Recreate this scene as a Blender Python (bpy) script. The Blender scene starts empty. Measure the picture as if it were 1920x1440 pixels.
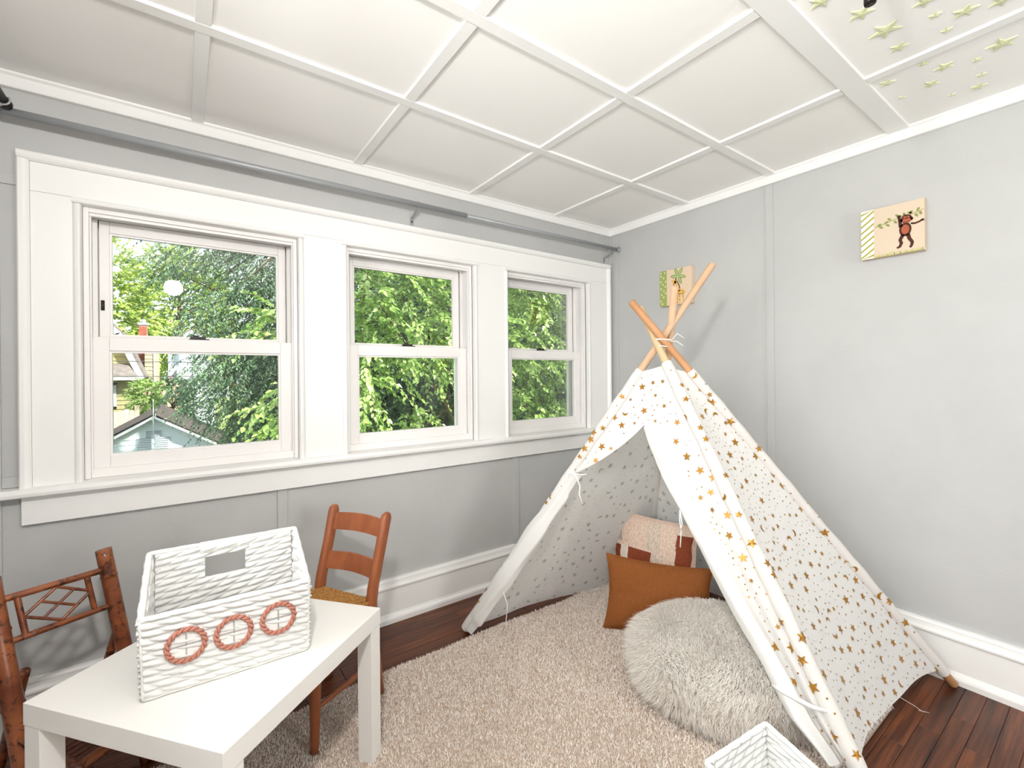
import bpy, math, random
import numpy as np
from mathutils import Vector, Matrix, noise as mnoise

sc = bpy.context.scene
COL = sc.collection
random.seed(7)
RNG = np.random.default_rng(7)
PI = math.pi

# ------------------------------------------------------------------ camera
YAW, ROLL = 0.626, -0.009
CAM = Vector((-2.423, -2.171, 1.2))
_F = Vector((math.sin(YAW), math.cos(YAW), 0))
_R0 = Vector((math.cos(YAW), -math.sin(YAW), 0))
_U0 = Vector((0, 0, 1))
_R = _R0 * math.cos(ROLL) + _U0 * math.sin(ROLL)
_U = _U0 * math.cos(ROLL) - _R0 * math.sin(ROLL)
cd = bpy.data.cameras.new('camera')
cam = bpy.data.objects.new('camera', cd)
COL.objects.link(cam)
cam.matrix_world = Matrix(((_R.x, _U.x, -_F.x, CAM.x), (_R.y, _U.y, -_F.y, CAM.y), (_R.z, _U.z, -_F.z, CAM.z), (0, 0, 0, 1)))
cd.sensor_width = 36
cd.lens = 853.13 / 1920 * 36
cd.shift_y = -(720 - 703.4) / 1920
cd.clip_start = 0.02
cd.clip_end = 300
sc.camera = cam

# ------------------------------------------------------------------ world, sun, window light, added fill, exposure
w = bpy.data.worlds.new('sky')
sc.world = w
w.use_nodes = True
bg = w.node_tree.nodes['Background']
bg.inputs[0].default_value = (0.86, 0.94, 1.0, 1)
bg.inputs[1].default_value = 2.0
sun = bpy.data.lights.new('sun', 'SUN')
sun.energy = 10.0
sun.angle = 0.02
sun.color = (1.0, 0.95, 0.86)
so = bpy.data.objects.new('sun', sun)
COL.objects.link(so)
so.rotation_euler = Vector((-0.50, 0.62, -0.60)).to_track_quat('-Z', 'Y').to_euler()
# sky light at left wall windows; added fill at invented windows behind the viewer
for loc, rot, e_ in [((-3.13, yc, 1.33), (0, -PI / 2 - 0.10, 0), 20) for yc in (-0.95, -1.85, -2.75)] + [((xc, -4.17, 1.33), (PI / 2, 0, 0), 26) for xc in (-1.19, -0.71)]:
    al = bpy.data.lights.new('daylight', 'AREA')
    al.shape = 'RECTANGLE'
    al.size, al.size_y = (0.92, 0.68) if rot[0] == 0 else (0.42, 0.92)
    al.energy = e_
    al.color = (1.0, 0.985, 0.97)
    ao = bpy.data.objects.new('window_daylight', al)
    COL.objects.link(ao)
    ao.location = loc
    ao.rotation_euler = rot
LAMP_STRENGTH = 430.0
sc.view_settings.view_transform = 'Standard'
sc.view_settings.look = 'None'
sc.view_settings.gamma = 1
sc.view_settings.use_curve_mapping = False
sc.view_settings.exposure = 0.22
cy = sc.cycles
cy.use_denoising = True
try:
    cy.denoiser = 'OPENIMAGEDENOISE'
    cy.denoising_input_passes = 'RGB_ALBEDO_NORMAL'
    cy.denoising_prefilter = 'ACCURATE'
except Exception:
    pass
cy.caustics_reflective = False
cy.caustics_refractive = False
cy.sample_clamp_indirect = 6
cy.max_bounces = 8
cy.diffuse_bounces = 4
cy.glossy_bounces = 3
cy.transmission_bounces = 4
cy.use_adaptive_sampling = True
cy.adaptive_threshold = 0.04
cy.adaptive_min_samples = 12
cy.use_light_tree = False
cy.time_limit = 1000
cy.transparent_max_bounces = 16

# ------------------------------------------------------------------ helpers
def lin(c):
    if isinstance(c, str):
        c = [int(c[i:i + 2], 16) / 255 for i in (0, 2, 4)]
    return tuple((x / 12.92 if x <= 0.04045 else ((x + 0.055) / 1.055) ** 2.4) for x in c)

class NT:
    def __init__(s, name):
        s.m = bpy.data.materials.new(name)
        s.m.use_nodes = True
        s.t = s.m.node_tree
        s.b = s.t.nodes['Principled BSDF']
        s.out = s.t.nodes['Material Output']
    def n(s, typ, **kw):
        nd = s.t.nodes.new('ShaderNode' + typ)
        for k, v in kw.items():
            if k.startswith('i_'):
                nd.inputs[k[2:].replace('_', ' ')].default_value = v
            else:
                setattr(nd, k, v)
        return nd
    def l(s, a, b):
        s.t.links.new(a, b)

def mat(name, col, rough=0.5, spec=0.4, metal=0.0, col2=None, vscale=(6, 6, 6), vdetail=4, vpos=(0.35, 0.65), bump=None,
        rnd=0.0, trans=0.0, coat=0.0):
    """colour (optionally varied to col2 by stretched noise), bump=(scale(3), strength, distance), rnd = per-object value shift"""
    q = NT(name)
    b = q.b
    c1 = lin(col) + (1,)
    b.inputs['Base Color'].default_value = c1
    b.inputs['Roughness'].default_value = rough
    b.inputs['Specular IOR Level'].default_value = spec
    b.inputs['Metallic'].default_value = metal
    if coat:
        b.inputs['Coat Weight'].default_value = coat
        b.inputs['Coat Roughness'].default_value = 0.15
    tc = None
    src = None
    if col2 or bump or rnd:
        tc = q.n('TexCoord')
        vec = tc.outputs['Object']
        if rnd:
            oi = q.n('ObjectInfo')
            comb = q.n('Vector Math' if False else 'VectorMath', operation='SCALE')
            cx = q.n('CombineXYZ')
            q.l(oi.outputs['Random'], cx.inputs[0]); q.l(oi.outputs['Random'], cx.inputs[1]); q.l(oi.outputs['Random'], cx.inputs[2])
            q.l(cx.outputs[0], comb.inputs[0]); comb.inputs['Scale'].default_value = 31.0
            ad = q.n('VectorMath', operation='ADD')
            q.l(vec, ad.inputs[0]); q.l(comb.outputs[0], ad.inputs[1])
            vec = ad.outputs[0]
    if col2:
        mp = q.n('Mapping'); mp.inputs['Scale'].default_value = vscale
        q.l(vec, mp.inputs[0])
        nz = q.n('TexNoise'); nz.inputs['Scale'].default_value = 1.0; nz.inputs['Detail'].default_value = vdetail; nz.inputs['Roughness'].default_value = 0.62
        q.l(mp.outputs[0], nz.inputs[0])
        rp = q.n('ValToRGB')
        rp.color_ramp.elements[0].position = vpos[0]; rp.color_ramp.elements[1].position = vpos[1]
        rp.color_ramp.elements[0].color = c1; rp.color_ramp.elements[1].color = lin(col2) + (1,)
        q.l(nz.outputs[0], rp.inputs[0])
        src = rp.outputs[0]
    if rnd:
        hsv = q.n('HueSaturation')
        mr = q.n('MapRange'); mr.inputs['To Min'].default_value = 1 - rnd; mr.inputs['To Max'].default_value = 1 + rnd
        q.l(oi.outputs['Random'], mr.inputs[0]); q.l(mr.outputs[0], hsv.inputs['Value'])
        if src: q.l(src, hsv.inputs['Color'])
        else: hsv.inputs['Color'].default_value = c1
        src = hsv.outputs[0]
    if src: q.l(src, b.inputs['Base Color'])
    if bump:
        mp = q.n('Mapping'); mp.inputs['Scale'].default_value = bump[0]
        q.l(vec, mp.inputs[0])
        nz = q.n('TexNoise'); nz.inputs['Scale'].default_value = 1.0; nz.inputs['Detail'].default_value = 3
        q.l(mp.outputs[0], nz.inputs[0])
        bp = q.n('Bump'); bp.inputs['Strength'].default_value = bump[1]; bp.inputs['Distance'].default_value = bump[2]
        q.l(nz.outputs[0], bp.inputs['Height']); q.l(bp.outputs[0], b.inputs['Normal'])
    if trans:
        tr = q.n('BsdfTranslucent')
        if src: q.l(src, tr.inputs[0])
        else: tr.inputs[0].default_value = c1
        mx = q.n('MixShader'); mx.inputs[0].default_value = trans
        q.l(b.outputs[0], mx.inputs[1]); q.l(tr.outputs[0], mx.inputs[2]); q.l(mx.outputs[0], q.out.inputs[0])
    return q.m

WM = {}
def world_of(o):
    return WM.get(o.name, Matrix.Identity(4))

class MB:
    def __init__(s):
        s.v = []; s.f = []; s.sm = []; s.mi = []
    def add(s, verts, faces, smooth=False, mi=0):
        o = len(s.v)
        s.v += [tuple(p) for p in verts]
        for f in faces:
            s.f.append(tuple(i + o for i in f)); s.sm.append(smooth); s.mi.append(mi)
        return s
    def box(s, x0, x1, y0, y1, z0, z1, mi=0):
        v = [(x, y, z) for z in (z0, z1) for y in (y0, y1) for x in (x0, x1)]
        return s.add(v, [(0, 2, 3, 1), (4, 5, 7, 6), (0, 1, 5, 4), (2, 6, 7, 3), (0, 4, 6, 2), (1, 3, 7, 5)], mi=mi)
    def obox(s, c, ax, ay, az, mi=0):
        """oriented box: centre and three half-extent vectors"""
        c = Vector(c); ax = Vector(ax); ay = Vector(ay); az = Vector(az)
        v = [c + ax * i + ay * j + az * k for k in (-1, 1) for j in (-1, 1) for i in (-1, 1)]
        return s.add(v, [(0, 2, 3, 1), (4, 5, 7, 6), (0, 1, 5, 4), (2, 6, 7, 3), (0, 4, 6, 2), (1, 3, 7, 5)], mi=mi)
    def tube(s, pts, r, n=12, caps=True, smooth=True, mi=0, squash=None):
        pts = [Vector(p) for p in pts]
        m = len(pts)
        rr = r if isinstance(r, (list, tuple)) else [r] * m
        verts = []
        up = None
        for i, p in enumerate(pts):
            t = (pts[min(i + 1, m - 1)] - pts[max(i - 1, 0)]).normalized()
            if up is None:
                up = Vector((0, 0, 1)) if abs(t.z) < 0.9 else Vector((1, 0, 0))
                if squash: up = Vector(squash[0])
            a = t.cross(up).normalized(); b = a.cross(t).normalized(); up = b
            ka, kb = (squash[1], squash[2]) if squash else (1, 1)
            for k in range(n):
                an = 2 * PI * k / n
                verts.append(p + a * (math.cos(an) * rr[i] * ka) + b * (math.sin(an) * rr[i] * kb))
        fs = []
        for i in range(m - 1):
            for k in range(n):
                k2 = (k + 1) % n
                fs.append((i * n + k, i * n + k2, (i + 1) * n + k2, (i + 1) * n + k))
        s.add(verts, fs, smooth, mi)
        if caps:
            o = len(s.v) - len(verts)
            s.f.append(tuple(o + k for k in range(n - 1, -1, -1))); s.sm.append(False); s.mi.append(mi)
            s.f.append(tuple(o + (m - 1) * n + k for k in range(n))); s.sm.append(False); s.mi.append(mi)
        return s
    def prism(s, prof, a, b, ex, ey, mi=0, smooth=False):
        """2D profile [(p,q)] swept from point a to b; p along ex, q along ey"""
        a = Vector(a); b = Vector(b); ex = Vector(ex); ey = Vector(ey)
        n = len(prof)
        v = [a + ex * p + ey * q for p, q in prof] + [b + ex * p + ey * q for p, q in prof]
        fs = [(i, (i + 1) % n, n + (i + 1) % n, n + i) for i in range(n)]
        s.add(v, fs, smooth, mi)
        o = len(s.v) - 2 * n
        s.f += [tuple(o + i for i in range(n - 1, -1, -1)), tuple(o + n + i for i in range(n))]
        s.sm += [False, False]; s.mi += [mi, mi]
        return s
    def poly(s, pts, th, nrm, mi=0):
        """flat polygon with thickness th along nrm"""
        nrm = Vector(nrm)
        n = len(pts)
        v = [Vector(p) for p in pts] + [Vector(p) + nrm * th for p in pts]
        fs = [tuple(range(n - 1, -1, -1)), tuple(range(n, 2 * n))] + [(i, (i + 1) % n, n + (i + 1) % n, n + i) for i in range(n)]
        return s.add(v, fs, mi=mi)
    def grid(s, P, nu, nv, smooth=True, mi=0, closed_u=False, flip=False):
        v = [P(i / (nu if not closed_u else nu), j / nv) for j in range(nv + 1) for i in range(nu + (0 if closed_u else 1))]
        W = nu + (0 if closed_u else 1)
        fs = []
        for j in range(nv):
            for i in range(nu):
                i2 = (i + 1) % W
                q = (j * W + i, j * W + i2, (j + 1) * W + i2, (j + 1) * W + i)
                fs.append(q[::-1] if flip else q)
        return s.add(v, fs, smooth, mi)
    def lathe(s, prof, c, axis=(0, 0, 1), n=24, smooth=True, mi=0):
        """prof [(r, h)] around axis through c"""
        c = Vector(c); ax = Vector(axis).normalized()
        u = Vector((1, 0, 0)) if abs(ax.x) < 0.9 else Vector((0, 1, 0))
        a = ax.cross(u).normalized(); b = ax.cross(a)
        v = []
        for r, h_ in prof:
            for k in range(n):
                t = 2 * PI * k / n
                v.append(c + ax * h_ + a * (r * math.cos(t)) + b * (r * math.sin(t)))
        fs = [(i * n + k, i * n + (k + 1) % n, (i + 1) * n + (k + 1) % n, (i + 1) * n + k) for i in range(len(prof) - 1) for k in range(n)]
        return s.add(v, fs, smooth, mi)
    def build(s, name, mats, parent=None, loc=None, bev=0.0, kind=None, label=None, seg=2, ang=0.6):
        if not isinstance(mats, (list, tuple)): mats = [mats]
        M = world_of(parent) if parent else Matrix.Translation(Vector(loc) if loc is not None else Vector((0, 0, 0)))
        Mi = M.inverted()
        me = bpy.data.meshes.new(name)
        A = np.array(s.v, dtype=float)
        Mn = np.array(Mi)
        A = A @ Mn[:3, :3].T + Mn[:3, 3]
        me.from_pydata(A.tolist(), [], s.f)
        me.polygons.foreach_set('use_smooth', s.sm)
        me.polygons.foreach_set('material_index', s.mi)
        for m_ in mats: me.materials.append(m_)
        me.update()
        o = bpy.data.objects.new(name, me)
        COL.objects.link(o)
        if parent: o.parent = parent
        else: o.matrix_world = M
        WM[o.name] = M
        if bev:
            md = o.modifiers.new('bevel', 'BEVEL'); md.width = bev; md.segments = seg; md.limit_method = 'ANGLE'; md.angle_limit = ang
            me.polygons.foreach_set('use_smooth', [True] * len(me.polygons))
            md.harden_normals = True
        if kind: o['kind'] = kind
        if label: o['label'] = label
        return o

def tag(o, label, cat=None, group=None, kind=None):
    o['label'] = label
    if cat: o['category'] = cat
    if group: o['group'] = group
    if kind: o['kind'] = kind
    return o

def thing(name, loc, label=None, cat=None, group=None, kind=None):
    o = bpy.data.objects.new(name, None)
    COL.objects.link(o)
    o.empty_display_size = 0.05
    o.location = loc
    WM[o.name] = Matrix.Translation(Vector(loc))
    if label: tag(o, label, cat, group, kind)
    elif kind: o['kind'] = kind
    return o

def arrays_mesh(name, V, Fq, m, parent=None, kind='stuff', attr=None, smooth=False, loc=None):
    """big mesh from numpy arrays; Fq (n,k) faces of equal size"""
    M = world_of(parent) if parent else Matrix.Translation(Vector(loc) if loc is not None else Vector((0, 0, 0)))
    Mn = np.array(M.inverted())
    V = V @ Mn[:3, :3].T + Mn[:3, 3]
    me = bpy.data.meshes.new(name)
    nv, nf, k = len(V), len(Fq), Fq.shape[1]
    me.vertices.add(nv); me.vertices.foreach_set('co', V.astype(np.float32).ravel())
    me.loops.add(nf * k); me.loops.foreach_set('vertex_index', Fq.astype(np.int32).ravel())
    me.polygons.add(nf)
    me.polygons.foreach_set('loop_start', np.arange(0, nf * k, k, dtype=np.int32))
    me.polygons.foreach_set('loop_total', np.full(nf, k, dtype=np.int32))
    me.polygons.foreach_set('use_smooth', np.full(nf, smooth))
    me.update(calc_edges=True)
    if attr is not None:
        a = me.attributes.new('tint', 'FLOAT', 'POINT'); a.data.foreach_set('value', attr.astype(np.float32))
    me.materials.append(m)
    o = bpy.data.objects.new(name, me)
    COL.objects.link(o)
    if parent: o.parent = parent
    else: o.matrix_world = M
    WM[o.name] = M
    if kind: o['kind'] = kind
    return o

def nz3(x, y, z, s=1.0):
    return mnoise.noise(Vector((x * s, y * s, z * s)))

# ------------------------------------------------------------------ materials
M_wall = mat('grey_wall_paint', 'BEBEBD', 0.62, 0.35, bump=((60, 60, 60), 0.12, 0.004), col2='B9B9B8', vscale=(3, 3, 3))
M_trim = mat('white_gloss_paint', 'EFEEEC', 0.33, 0.45, bump=((14, 14, 40), 0.05, 0.003))
M_ceil = mat('white_ceiling_paint', 'F7F5F2', 0.8, 0.2, bump=((40, 40, 40), 0.06, 0.002))
M_vinyl = mat('white_vinyl', 'EFECEA', 0.38, 0.4)
M_board = mat('stained_oak', '2E160D', 0.38, 0.4, col2='743F22', vscale=(3.0, 70, 20), vpos=(0.32, 0.70), rnd=0.22, bump=((4, 160, 40), 0.10, 0.001))
M_sub = mat('dark_subfloor', '2A140C', 0.8)
M_steel = mat('galvanised_steel', 'A0A3A6', 0.42, 0.5, metal=0.25)
M_dark = mat('dark_bronze_metal', '2A2422', 0.42, 0.5, metal=0.6)
M_blackm = mat('dark_plastic', '2B2624', 0.5)

def glass_mat(name, tint=(1, 1, 1), rough=0.0):
    q = NT(name)
    fr = q.n('Fresnel'); fr.inputs[0].default_value = 1.45
    tp = q.n('BsdfTransparent'); tp.inputs[0].default_value = tint + (1,)
    gl = q.n('BsdfGlossy'); gl.inputs['Roughness'].default_value = rough
    mx = q.n('MixShader')
    q.l(fr.outputs[0], mx.inputs[0]); q.l(tp.outputs[0], mx.inputs[1]); q.l(gl.outputs[0], mx.inputs[2])
    q.l(mx.outputs[0], q.out.inputs[0])
    return q.m
M_glass = glass_mat('window_glass', (0.97, 0.985, 0.98))

# ------------------------------------------------------------------ the room
ZC = 2.205                      # ceiling
XL, YB = -2.96, -4.0            # left wall, wall behind the camera
OPEN = [(-2.705, -2.012), (-1.805, -1.12), (-0.894, -0.242)]
Z0, Z1 = 0.84, 1.818

# floor and its oak strips (laid along the window wall)
b = MB(); b.box(XL, 0, YB, 0, -0.14, -0.016); b.box(XL, 0, YB, -2.45, -0.016, 0)
floor = b.build('floor', [M_sub], kind='structure'); floor['label'] = 'dark reddish-brown oak strip floor'
BW = 0.0572
meshes = {}
def board_mesh(L):
    L = round(L, 3)
    if L not in meshes:
        q = MB(); c = 0.0012; y = BW - 0.0008
        q.add([(0, 0, -.016), (L, 0, -.016), (L, y, -.016), (0, y, -.016), (0, 0, -c), (L, 0, -c), (L, y, -c), (0, y, -c),
               (c, c, 0), (L - c, c, 0), (L - c, y - c, 0), (c, y - c, 0)],
              [(0, 3, 2, 1), (0, 1, 5, 4), (1, 2, 6, 5), (2, 3, 7, 6), (3, 0, 4, 7), (4, 5, 9, 8), (5, 6, 10, 9), (6, 7, 11, 10), (7, 4, 8, 11), (8, 9, 10, 11)])
        me = bpy.data.meshes.new('floor_board'); me.from_pydata(q.v, [], q.f); me.materials.append(M_board); meshes[L] = me
    return meshes[L]
row = 0
y = -0.003
while y > -2.42:
    x = XL + 0.002
    rr = random.Random(row * 13 + 5)
    first = True
    while x < -0.01:
        L = rr.choice((0.45, 0.6, 0.75, 0.9, 1.05)) if not first else rr.choice((0.3, 0.45, 0.75, 0.9))
        first = False
        if x + L > -0.25: L = -0.002 - x
        o = bpy.data.objects.new('floor_board', board_mesh(L - 0.001)); COL.objects.link(o)
        o.parent = floor; o.location = (x, y - BW, 0)
        x += L
    y -= BW
    row += 1

# ceiling with panels and battens
b = MB(); b.box(XL - 0.5, 0.5, YB - 0.3, 0.52, ZC, ZC + 0.25)
ceiling = b.build('ceiling', [M_ceil], kind='structure'); ceiling['label'] = 'white panelled ceiling with painted battens'
xb = [XL, -2.37, -1.755, -1.13, -0.52, 0.0]
yb = [0.0, -0.612, -1.09, -1.59, -2.08, -2.58, -3.08, -3.55, YB]
for i in range(len(xb) - 1):
    for j in range(len(yb) - 1):
        q = MB(); q.box(xb[i] + .002, xb[i + 1] - .002, yb[j + 1] + .002, yb[j] - .002, ZC - .004, ZC)
        q.build('ceiling_panel', [M_ceil], ceiling)
for j, yy in enumerate(yb[1:-1]):
    hw = 0.036 if j == 2 else 0.021
    q = MB(); q.prism([(-hw, 0), (hw, 0), (hw - .002, -.009), (-hw + .002, -.009)], (XL, yy, ZC - .004), (0, yy, ZC - .004), (0, 1, 0), (0, 0, 1))
    q.build('batten', [M_trim], ceiling)
for xx in xb[1:-1]:
    for j in range(len(yb) - 1):
        ya = yb[j] - (0.036 if j == 3 else 0.021) if j else 0
        yc = yb[j + 1] + (0.036 if j == 2 else 0.021)
        if j == len(yb) - 2: yc = YB
        q = MB(); hw = 0.0205
        q.prism([(-hw, 0), (hw, 0), (hw - .002, -.008), (-hw + .002, -.008)], (xx, ya, ZC - .004), (xx, yc, ZC - .004), (1, 0, 0), (0, 0, 1))
        q.build('batten', [M_trim], ceiling)

# walls
b = MB()
xs = [XL] + [v for o_ in OPEN for v in o_] + [0.0]
b.box(XL - 0.14, 0.12, 0, 0.16, -0.14, Z0 - 0.03); b.box(XL - 0.14, 0.12, 0, 0.16, Z1, ZC)
for i in range(0, len(xs), 2):
    b.box(xs[i] - (0.14 if i == 0 else 0), xs[i + 1] + (0.12 if i == len(xs) - 2 else 0), 0, 0.16, Z0 - 0.03, Z1)
wall_back = b.build('wall_back', [M_wall], kind='structure'); wall_back['label'] = 'grey painted wall with the row of three windows'
b = MB(); b.box(0, 0.12, YB - 0.1, 0, -0.14, ZC)
wall_right = b.build('wall_right', [M_wall], kind='structure'); wall_right['label'] = 'pale grey painted wall behind the tent'
LOPEN = [(-3.09, -2.41), (-2.19, -1.51), (-1.29, -0.61)]
b = MB(); b.box(XL - 0.14, XL, YB - 0.1, 0, -0.14, Z0 - 0.03); b.box(XL - 0.14, XL, YB - 0.1, 0, Z1, ZC)
ys = [YB - 0.1, -3.09, -2.41, -2.19, -1.51, -1.29, -0.61, 0]
for i in range(0, 8, 2): b.box(XL - 0.14, XL, ys[i], ys[i + 1], Z0 - 0.03, Z1)
wall_left = b.build('wall_left', [M_wall], kind='structure'); wall_left['label'] = 'grey painted wall at the left end of the room'
FOPEN = [(0.50, 0.92), (0.98, 1.40)]  # invented openings, added so fill light comes in from behind the viewer
b = MB(); b.box(XL, 0, YB - 0.15, YB, -0.14, Z0 - 0.03); b.box(XL, 0, YB - 0.15, YB, Z1, ZC)
for xa, xc_ in ((XL, -1.40), (-0.98, -0.92), (-0.50, 0)): b.box(xa, xc_, YB - 0.15, YB, Z0 - 0.03, Z1)
wall_front = b.build('wall_front', [M_wall], kind='structure'); wall_front['label'] = 'grey painted wall behind the viewer'

def batten(parent, x0, x1, y0, y1, z0, z1):
    q = MB(); q.box(x0, x1, y0, y1, z0, z1); return q.build('batten', [M_wall], parent, bev=0.0015)
batten(wall_back, -2.1, -2.062, -0.007, 0, 0.205, 0.722)
batten(wall_back, -0.856, -0.815, -0.007, 0, 0.205, 0.722)
batten(wall_back, -2.955, -2.902, -0.009, 0, 0.205, 2.153)
batten(wall_back, -2.902, -2.86, -0.007, 0, 1.84, 1.876)
batten(wall_back, -2.902, -2.86, -0.007, 0, 0.846, 0.882)
batten(wall_back, -0.058, -0.02, -0.007, 0, 1.952, 2.153)
batten(wall_back, -0.02, 0, -0.02, 0, 0.205, 2.153)
batten(wall_right, -0.007, 0, -0.075, -0.02, 0.205, 2.153)
batten(wall_right, -0.006, 0, -1.086, -1.05, 0.205, 2.153)

# crown strips and baseboards
CR = [(0, 0), (0.02, 0), (0.022, 0.003), (0.022, 0.036), (0.03, 0.042), (0.032, 0.0515), (0, 0.0515)]
def crown(name, a, c, ex, label):
    q = MB(); q.prism(CR, a, c, ex, (0, 0, 1)); o = q.build(name, [M_trim], kind='structure'); o['label'] = label
crown('trim_1', (XL, 0, 2.153), (0, 0, 2.153), (0, -1, 0), 'white ceiling moulding above the windows')
crown('trim_2', (0, 0, 2.153), (0, YB, 2.153), (-1, 0, 0), 'white ceiling moulding above the tent wall')
crown('trim_3', (XL, 0, 2.153), (XL, YB, 2.153), (1, 0, 0), 'white ceiling moulding above the left wall')
BP = [(0, 0), (.036, 0), (.036, .020), (.033, .028), (.027, .033), (.0235, .034), (.0225, .037), (.021, .041), (.02, .043), (.02, .158), (.0245, .160),
      (.0275, .166), (.0275, .172), (.022, .182), (.0195, .192), (.019, .199), (.014, .207), (0, .208)]
def basebd(name, a, c, ex, label):
    q = MB(); q.prism(BP, a, c, ex, (0, 0, 1)); o = q.build(name, [M_trim], kind='structure'); o['label'] = label
basebd('baseboard_back', (XL, 0, 0), (0, 0, 0), (0, -1, 0), 'tall white moulded baseboard under the windows')
basebd('baseboard_right', (0, 0, 0), (0, YB, 0), (-1, 0, 0), 'tall white moulded baseboard behind the tent')
basebd('baseboard_left', (XL, 0, 0), (XL, YB, 0), (1, 0, 0), 'tall white moulded baseboard along the left wall')

# window casing: one painted surround for the three windows
def casing(name, label, x0, x1, opens, M=None):
    root = thing(name, (0, 0, 0), kind='structure'); root['label'] = label
    zt = 1.952
    def pc(nm, *bx, bev=0.0025):
        q = MB(); q.box(*bx); return q.build(nm, [M_trim], root, bev=bev)
    pc('head_board', x0 + .028, x1 - .028, -.021, 0, 1.826, zt - .028)
    edges = [x0 + .028] + [v for o_ in opens for v in (o_[0] - .022, o_[1] + .022)] + [x1 - .028]
    for i in range(0, len(edges), 2):
        pc('side_board' if i in (0, len(edges) - 2) else 'mullion', edges[i], edges[i + 1], -.021, 0, .843, 1.826)
    # outer band, mitred look with rounded nose
    BB = [(0, 0), (0, -.034), (.004, -.038), (.014, -.038), (.022, -.033), (.028, -.024), (.028, 0)]
    q = MB(); q.prism(BB, (x0, 0, .843), (x0, 0, zt - .028), (1, 0, 0), (0, 1, 0)); q.build('back_band', [M_trim], root)
    q = MB(); q.prism(BB, (x1, 0, .843), (x1, 0, zt - .028), (-1, 0, 0), (0, 1, 0)); q.build('back_band', [M_trim], root)
    q = MB(); q.prism(BB, (x0, 0, zt), (x1, 0, zt), (0, 0, -1), (0, 1, 0)); q.build('back_band', [M_trim], root)
    # bead around each opening
    BD = [(0, .02), (0, -.016), (.003, -.026), (.009, -.029), (.016, -.027), (.022, -.021), (.024, 0), (.024, .02)]
    for a, c in opens:
        q = MB(); q.prism(BD, (a, 0, .843), (a, 0, 1.806), (-1, 0, 0), (0, 1, 0))
        q.prism(BD, (c, 0, .843), (c, 0, 1.806), (1, 0, 0), (0, 1, 0))
        q.prism(BD, (a - .024, 0, 1.806), (c + .024, 0, 1.806), (0, 0, 1), (0, 1, 0)); q.build('inner_bead', [M_trim], root)
    ST = [(.02, .815), (-.05, .815), (-.056, .819), (-.058, .829), (-.056, .839), (-.05, .843), (.035, .846), (.035, .815)]
    q = MB(); q.prism(ST, (x0 - .065, 0, 0), (x1 + .005, 0, 0), (0, 1, 0), (0, 0, 1)); q.build('stool', [M_trim], root)
    pc('apron', x0 + .002, x1 - .002, -.021, 0, .72, .816)
    if M is not None: root.matrix_world = M
    return root
casing('trim_4', 'broad white casing with sill framing the three windows', -2.858, -0.032, OPEN)
ML = Matrix.Translation((XL, 0, 0)) @ Matrix.Rotation(PI / 2, 4, 'Z')
casing('trim_5', 'white casing with sill framing the left wall windows', -3.24, -0.46, LOPEN, ML)

MF = Matrix.Translation((0, YB, 0)) @ Matrix.Rotation(PI, 4, 'Z')
casing('trim_6', 'white casing with sill framing the windows added behind the viewer for fill light', 0.35, 1.55, FOPEN, MF)

def sash(name, root, x0, x1, y0, y1, z0, z1, st, rb, rt, gx0, gx1, gz0, gz1):
    """vinyl sash frame: stiles and rails in one welded frame, pane a sub-part"""
    q = MB()
    xi0, xi1, zi0, zi1 = gx0, gx1, gz0, gz1
    q.box(x0, xi0, y0, y1, z0, z1); q.box(xi1, x1, y0, y1, z0, z1)
    q.box(xi0, xi1, y0, y1, z0, zi0); q.box(xi0, xi1, y0, y1, zi1, z1)
    fr = q.build(name, [M_vinyl], root, bev=0.002)
    # glazing bead just inside the frame
    yb0 = y0 + 0.006
    g = MB(); t = .007
    g.box(xi0, xi0 + t, yb0, y1 - .012, zi0, zi1); g.box(xi1 - t, xi1, yb0, y1 - .012, zi0, zi1)
    g.box(xi0 + t, xi1 - t, yb0, y1 - .012, zi0, zi0 + t); g.box(xi0 + t, xi1 - t, yb0, y1 - .012, zi1 - t, zi1)
    g.build('glazing_bead', [M_vinyl], fr)
    p = MB(); ym = (y0 + y1) / 2 + .004
    p.box(xi0 + .001, xi1 - .001, ym, ym + .003, zi0 + .001, zi1 - .001); p.build('pane', [M_glass], fr)
    return fr

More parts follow.
